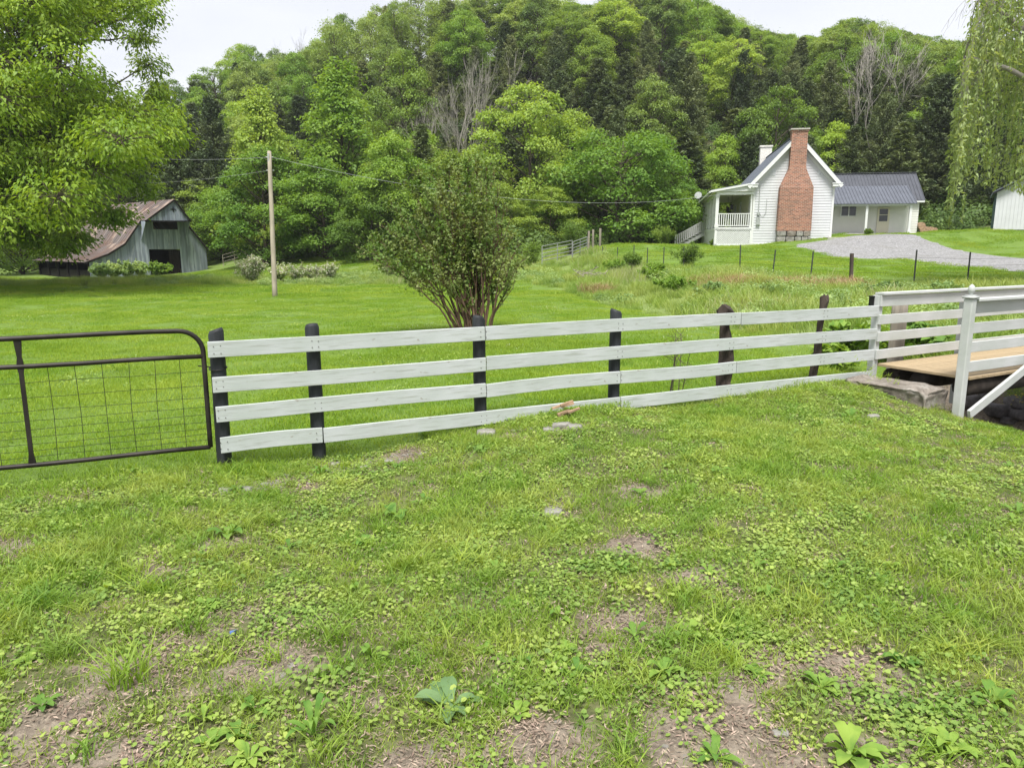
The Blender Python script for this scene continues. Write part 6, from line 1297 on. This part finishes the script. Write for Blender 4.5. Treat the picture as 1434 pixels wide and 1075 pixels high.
for a in [(680, 609, .10, 'pale stone at the foot of the third black fence post', 1), (786, 599, .10, 'pale grey rock under the board fence between third and fourth black posts', 2), (805, 600, .07, 'smaller grey rock right of the pale one under the fence', 3), (768, 604, .06, 'flat grey rock left of the pale ones under the fence', 4), (740, 603, .05, 'small grey stone under the fence right of the third post', 5), (993, 562, .09, 'pale stone at the foot of the split cedar post', 6), (775, 720, .07, 'flat half-buried stone in the middle of the yard', 7), (315, 690, .06, 'small pale stone in front of the gate post', 8), (345, 686, .05, 'small stone right of the gate post', 9), (400, 668, .05, 'small stone in the gravelly strip before the second post', 10), (470, 652, .045, 'small stone just right of the second black post', 11), (1092, 1030, .03, 'white pebble at the bottom right on bare earth', 12), (510, 655, .04, 'small grey stone in the gravelly strip between second and third posts', 13), (370, 680, .04, 'small brown stone left of the second black post', 14), (1222, 585, .07, 'small pale stone before the large slab', 15), (545, 648, .04, 'last small stone of the gravelly strip toward the third post', 16)]: rock(*a)
p = ghit(795, 588); mb = MB(); 
for k in range(7): a = random.uniform(-.5, .5); c = p + np.array([random.uniform(-.12, .14), random.uniform(-.04, .1), .05 + .02 * k]); mb.bar(c - np.array([.07 * math.cos(a), .07 * math.sin(a), .02]), c + np.array([.07 * math.cos(a), .07 * math.sin(a), .02]), .03, .02)
tag(mb.build('split_wood', M['pink_wood']), 'splintered orange-brown piece of wood lying by the rocks under the fence', 'wood')
p = ghit(323, 889); mb = MB(); mb.tube([p + np.array([0, 0, .012]), p + np.array([.03, .005, .02])], .012, 8); tag(mb.build('bottle_cap', M['blue_plastic']), 'small blue plastic cap lying in the grass at the left', 'litter')
# firewood heap beside the wing
for i, (px, py, r) in enumerate([(1289, 318, .28), (1296, 323, .22), (1303, 323, .2), (1290, 325, .2), (1308, 324, .16)]):
    p = at(px, py, 59.5); g = H(p[0], p[1]); mb = MB(); z = g + r * (1.0 if i else 1.9); mb.tube([(p[0] - .05, p[1] - .3, z), (p[0] + .1, p[1] + .3, z + .02)], r, 9); tag(mb.build('log', M['pink_wood'], smooth=False), ['large sawn log on top of the heap beside the wing', 'sawn log in the middle of the heap beside the wing', 'sawn log right of the middle one in the heap', 'sawn log at the left foot of the heap', 'smallest sawn log at the right end of the heap'][i], 'log', 'sawn logs in the heap beside the wing')
# brush heap in the meadow
p = at(828, 392, 38); g = H(p[0], p[1]); mb = MB(); rg = np.random.default_rng(5)
for k in range(70): a = rg.uniform(0, 6.28); c = np.array([p[0] + rg.normal(0, .45), p[1] + rg.normal(0, .3), g + abs(rg.normal(.15, .18))]); d_ = np.array([math.cos(a), math.sin(a) * .6, rg.normal(0, .3)]) * rg.uniform(.2, .6); mb.tube([c - d_, c + rg.normal(0, .05, 3), c + d_], [.02, .015, .006], 4, False)
tag(mb.build('brush_heap', M['grey_wood']), 'heap of grey brushwood lying in the meadow left of the slope', 'brush heap')

p = ghit(1424, 572); mb = MB(); rg = np.random.default_rng(8); fl = empty('yellow_flowers', (p[0], p[1], H(p[0], p[1]))); tag(fl, 'small clump of yellow flowers on the creek bank at the right edge', 'plant')
V, N_ = [], []
for k in range(40): c = p + rg.normal(0, 1, 3) * np.array([.10, .08, .05]) + np.array([0, 0, .16]); V.append(c); mb.tube([(p[0], p[1], H(p[0], p[1]) - .02), c], [.003, .002], 3, False)
mb.build('stems', M['dock'], fl); o = bpy.data.objects.new('petals', leaf_mesh('petals', leaf_quads(np.array(V), rg.normal(0, .5, (40, 3)) + np.array([0, -.3, 1]), .035, .9, rg) - np.array(fl.location), M['yellow'])); COL.objects.link(o); o.parent = fl
# ------------------------------------------------------------------ thin spring haze in the valley
mb = MB(); mb.box((0, 130, 40), (400, 400, 100)); hz_o = mb.build('haze', None); kind(hz_o, 'stuff')
hm = bpy.data.materials.new('haze_air'); hm.use_nodes = True; hn = hm.node_tree.nodes; hn.clear(); ho = hn.new('ShaderNodeOutputMaterial'); hv_ = hn.new('ShaderNodeVolumePrincipled')
hv_.inputs['Color'].default_value = (.86, .90, .95, 1); hv_.inputs['Density'].default_value = .00025; hv_.inputs['Anisotropy'].default_value = .2
hm.node_tree.links.new(hv_.outputs[0], ho.inputs['Volume']); hz_o.data.materials.append(hm)
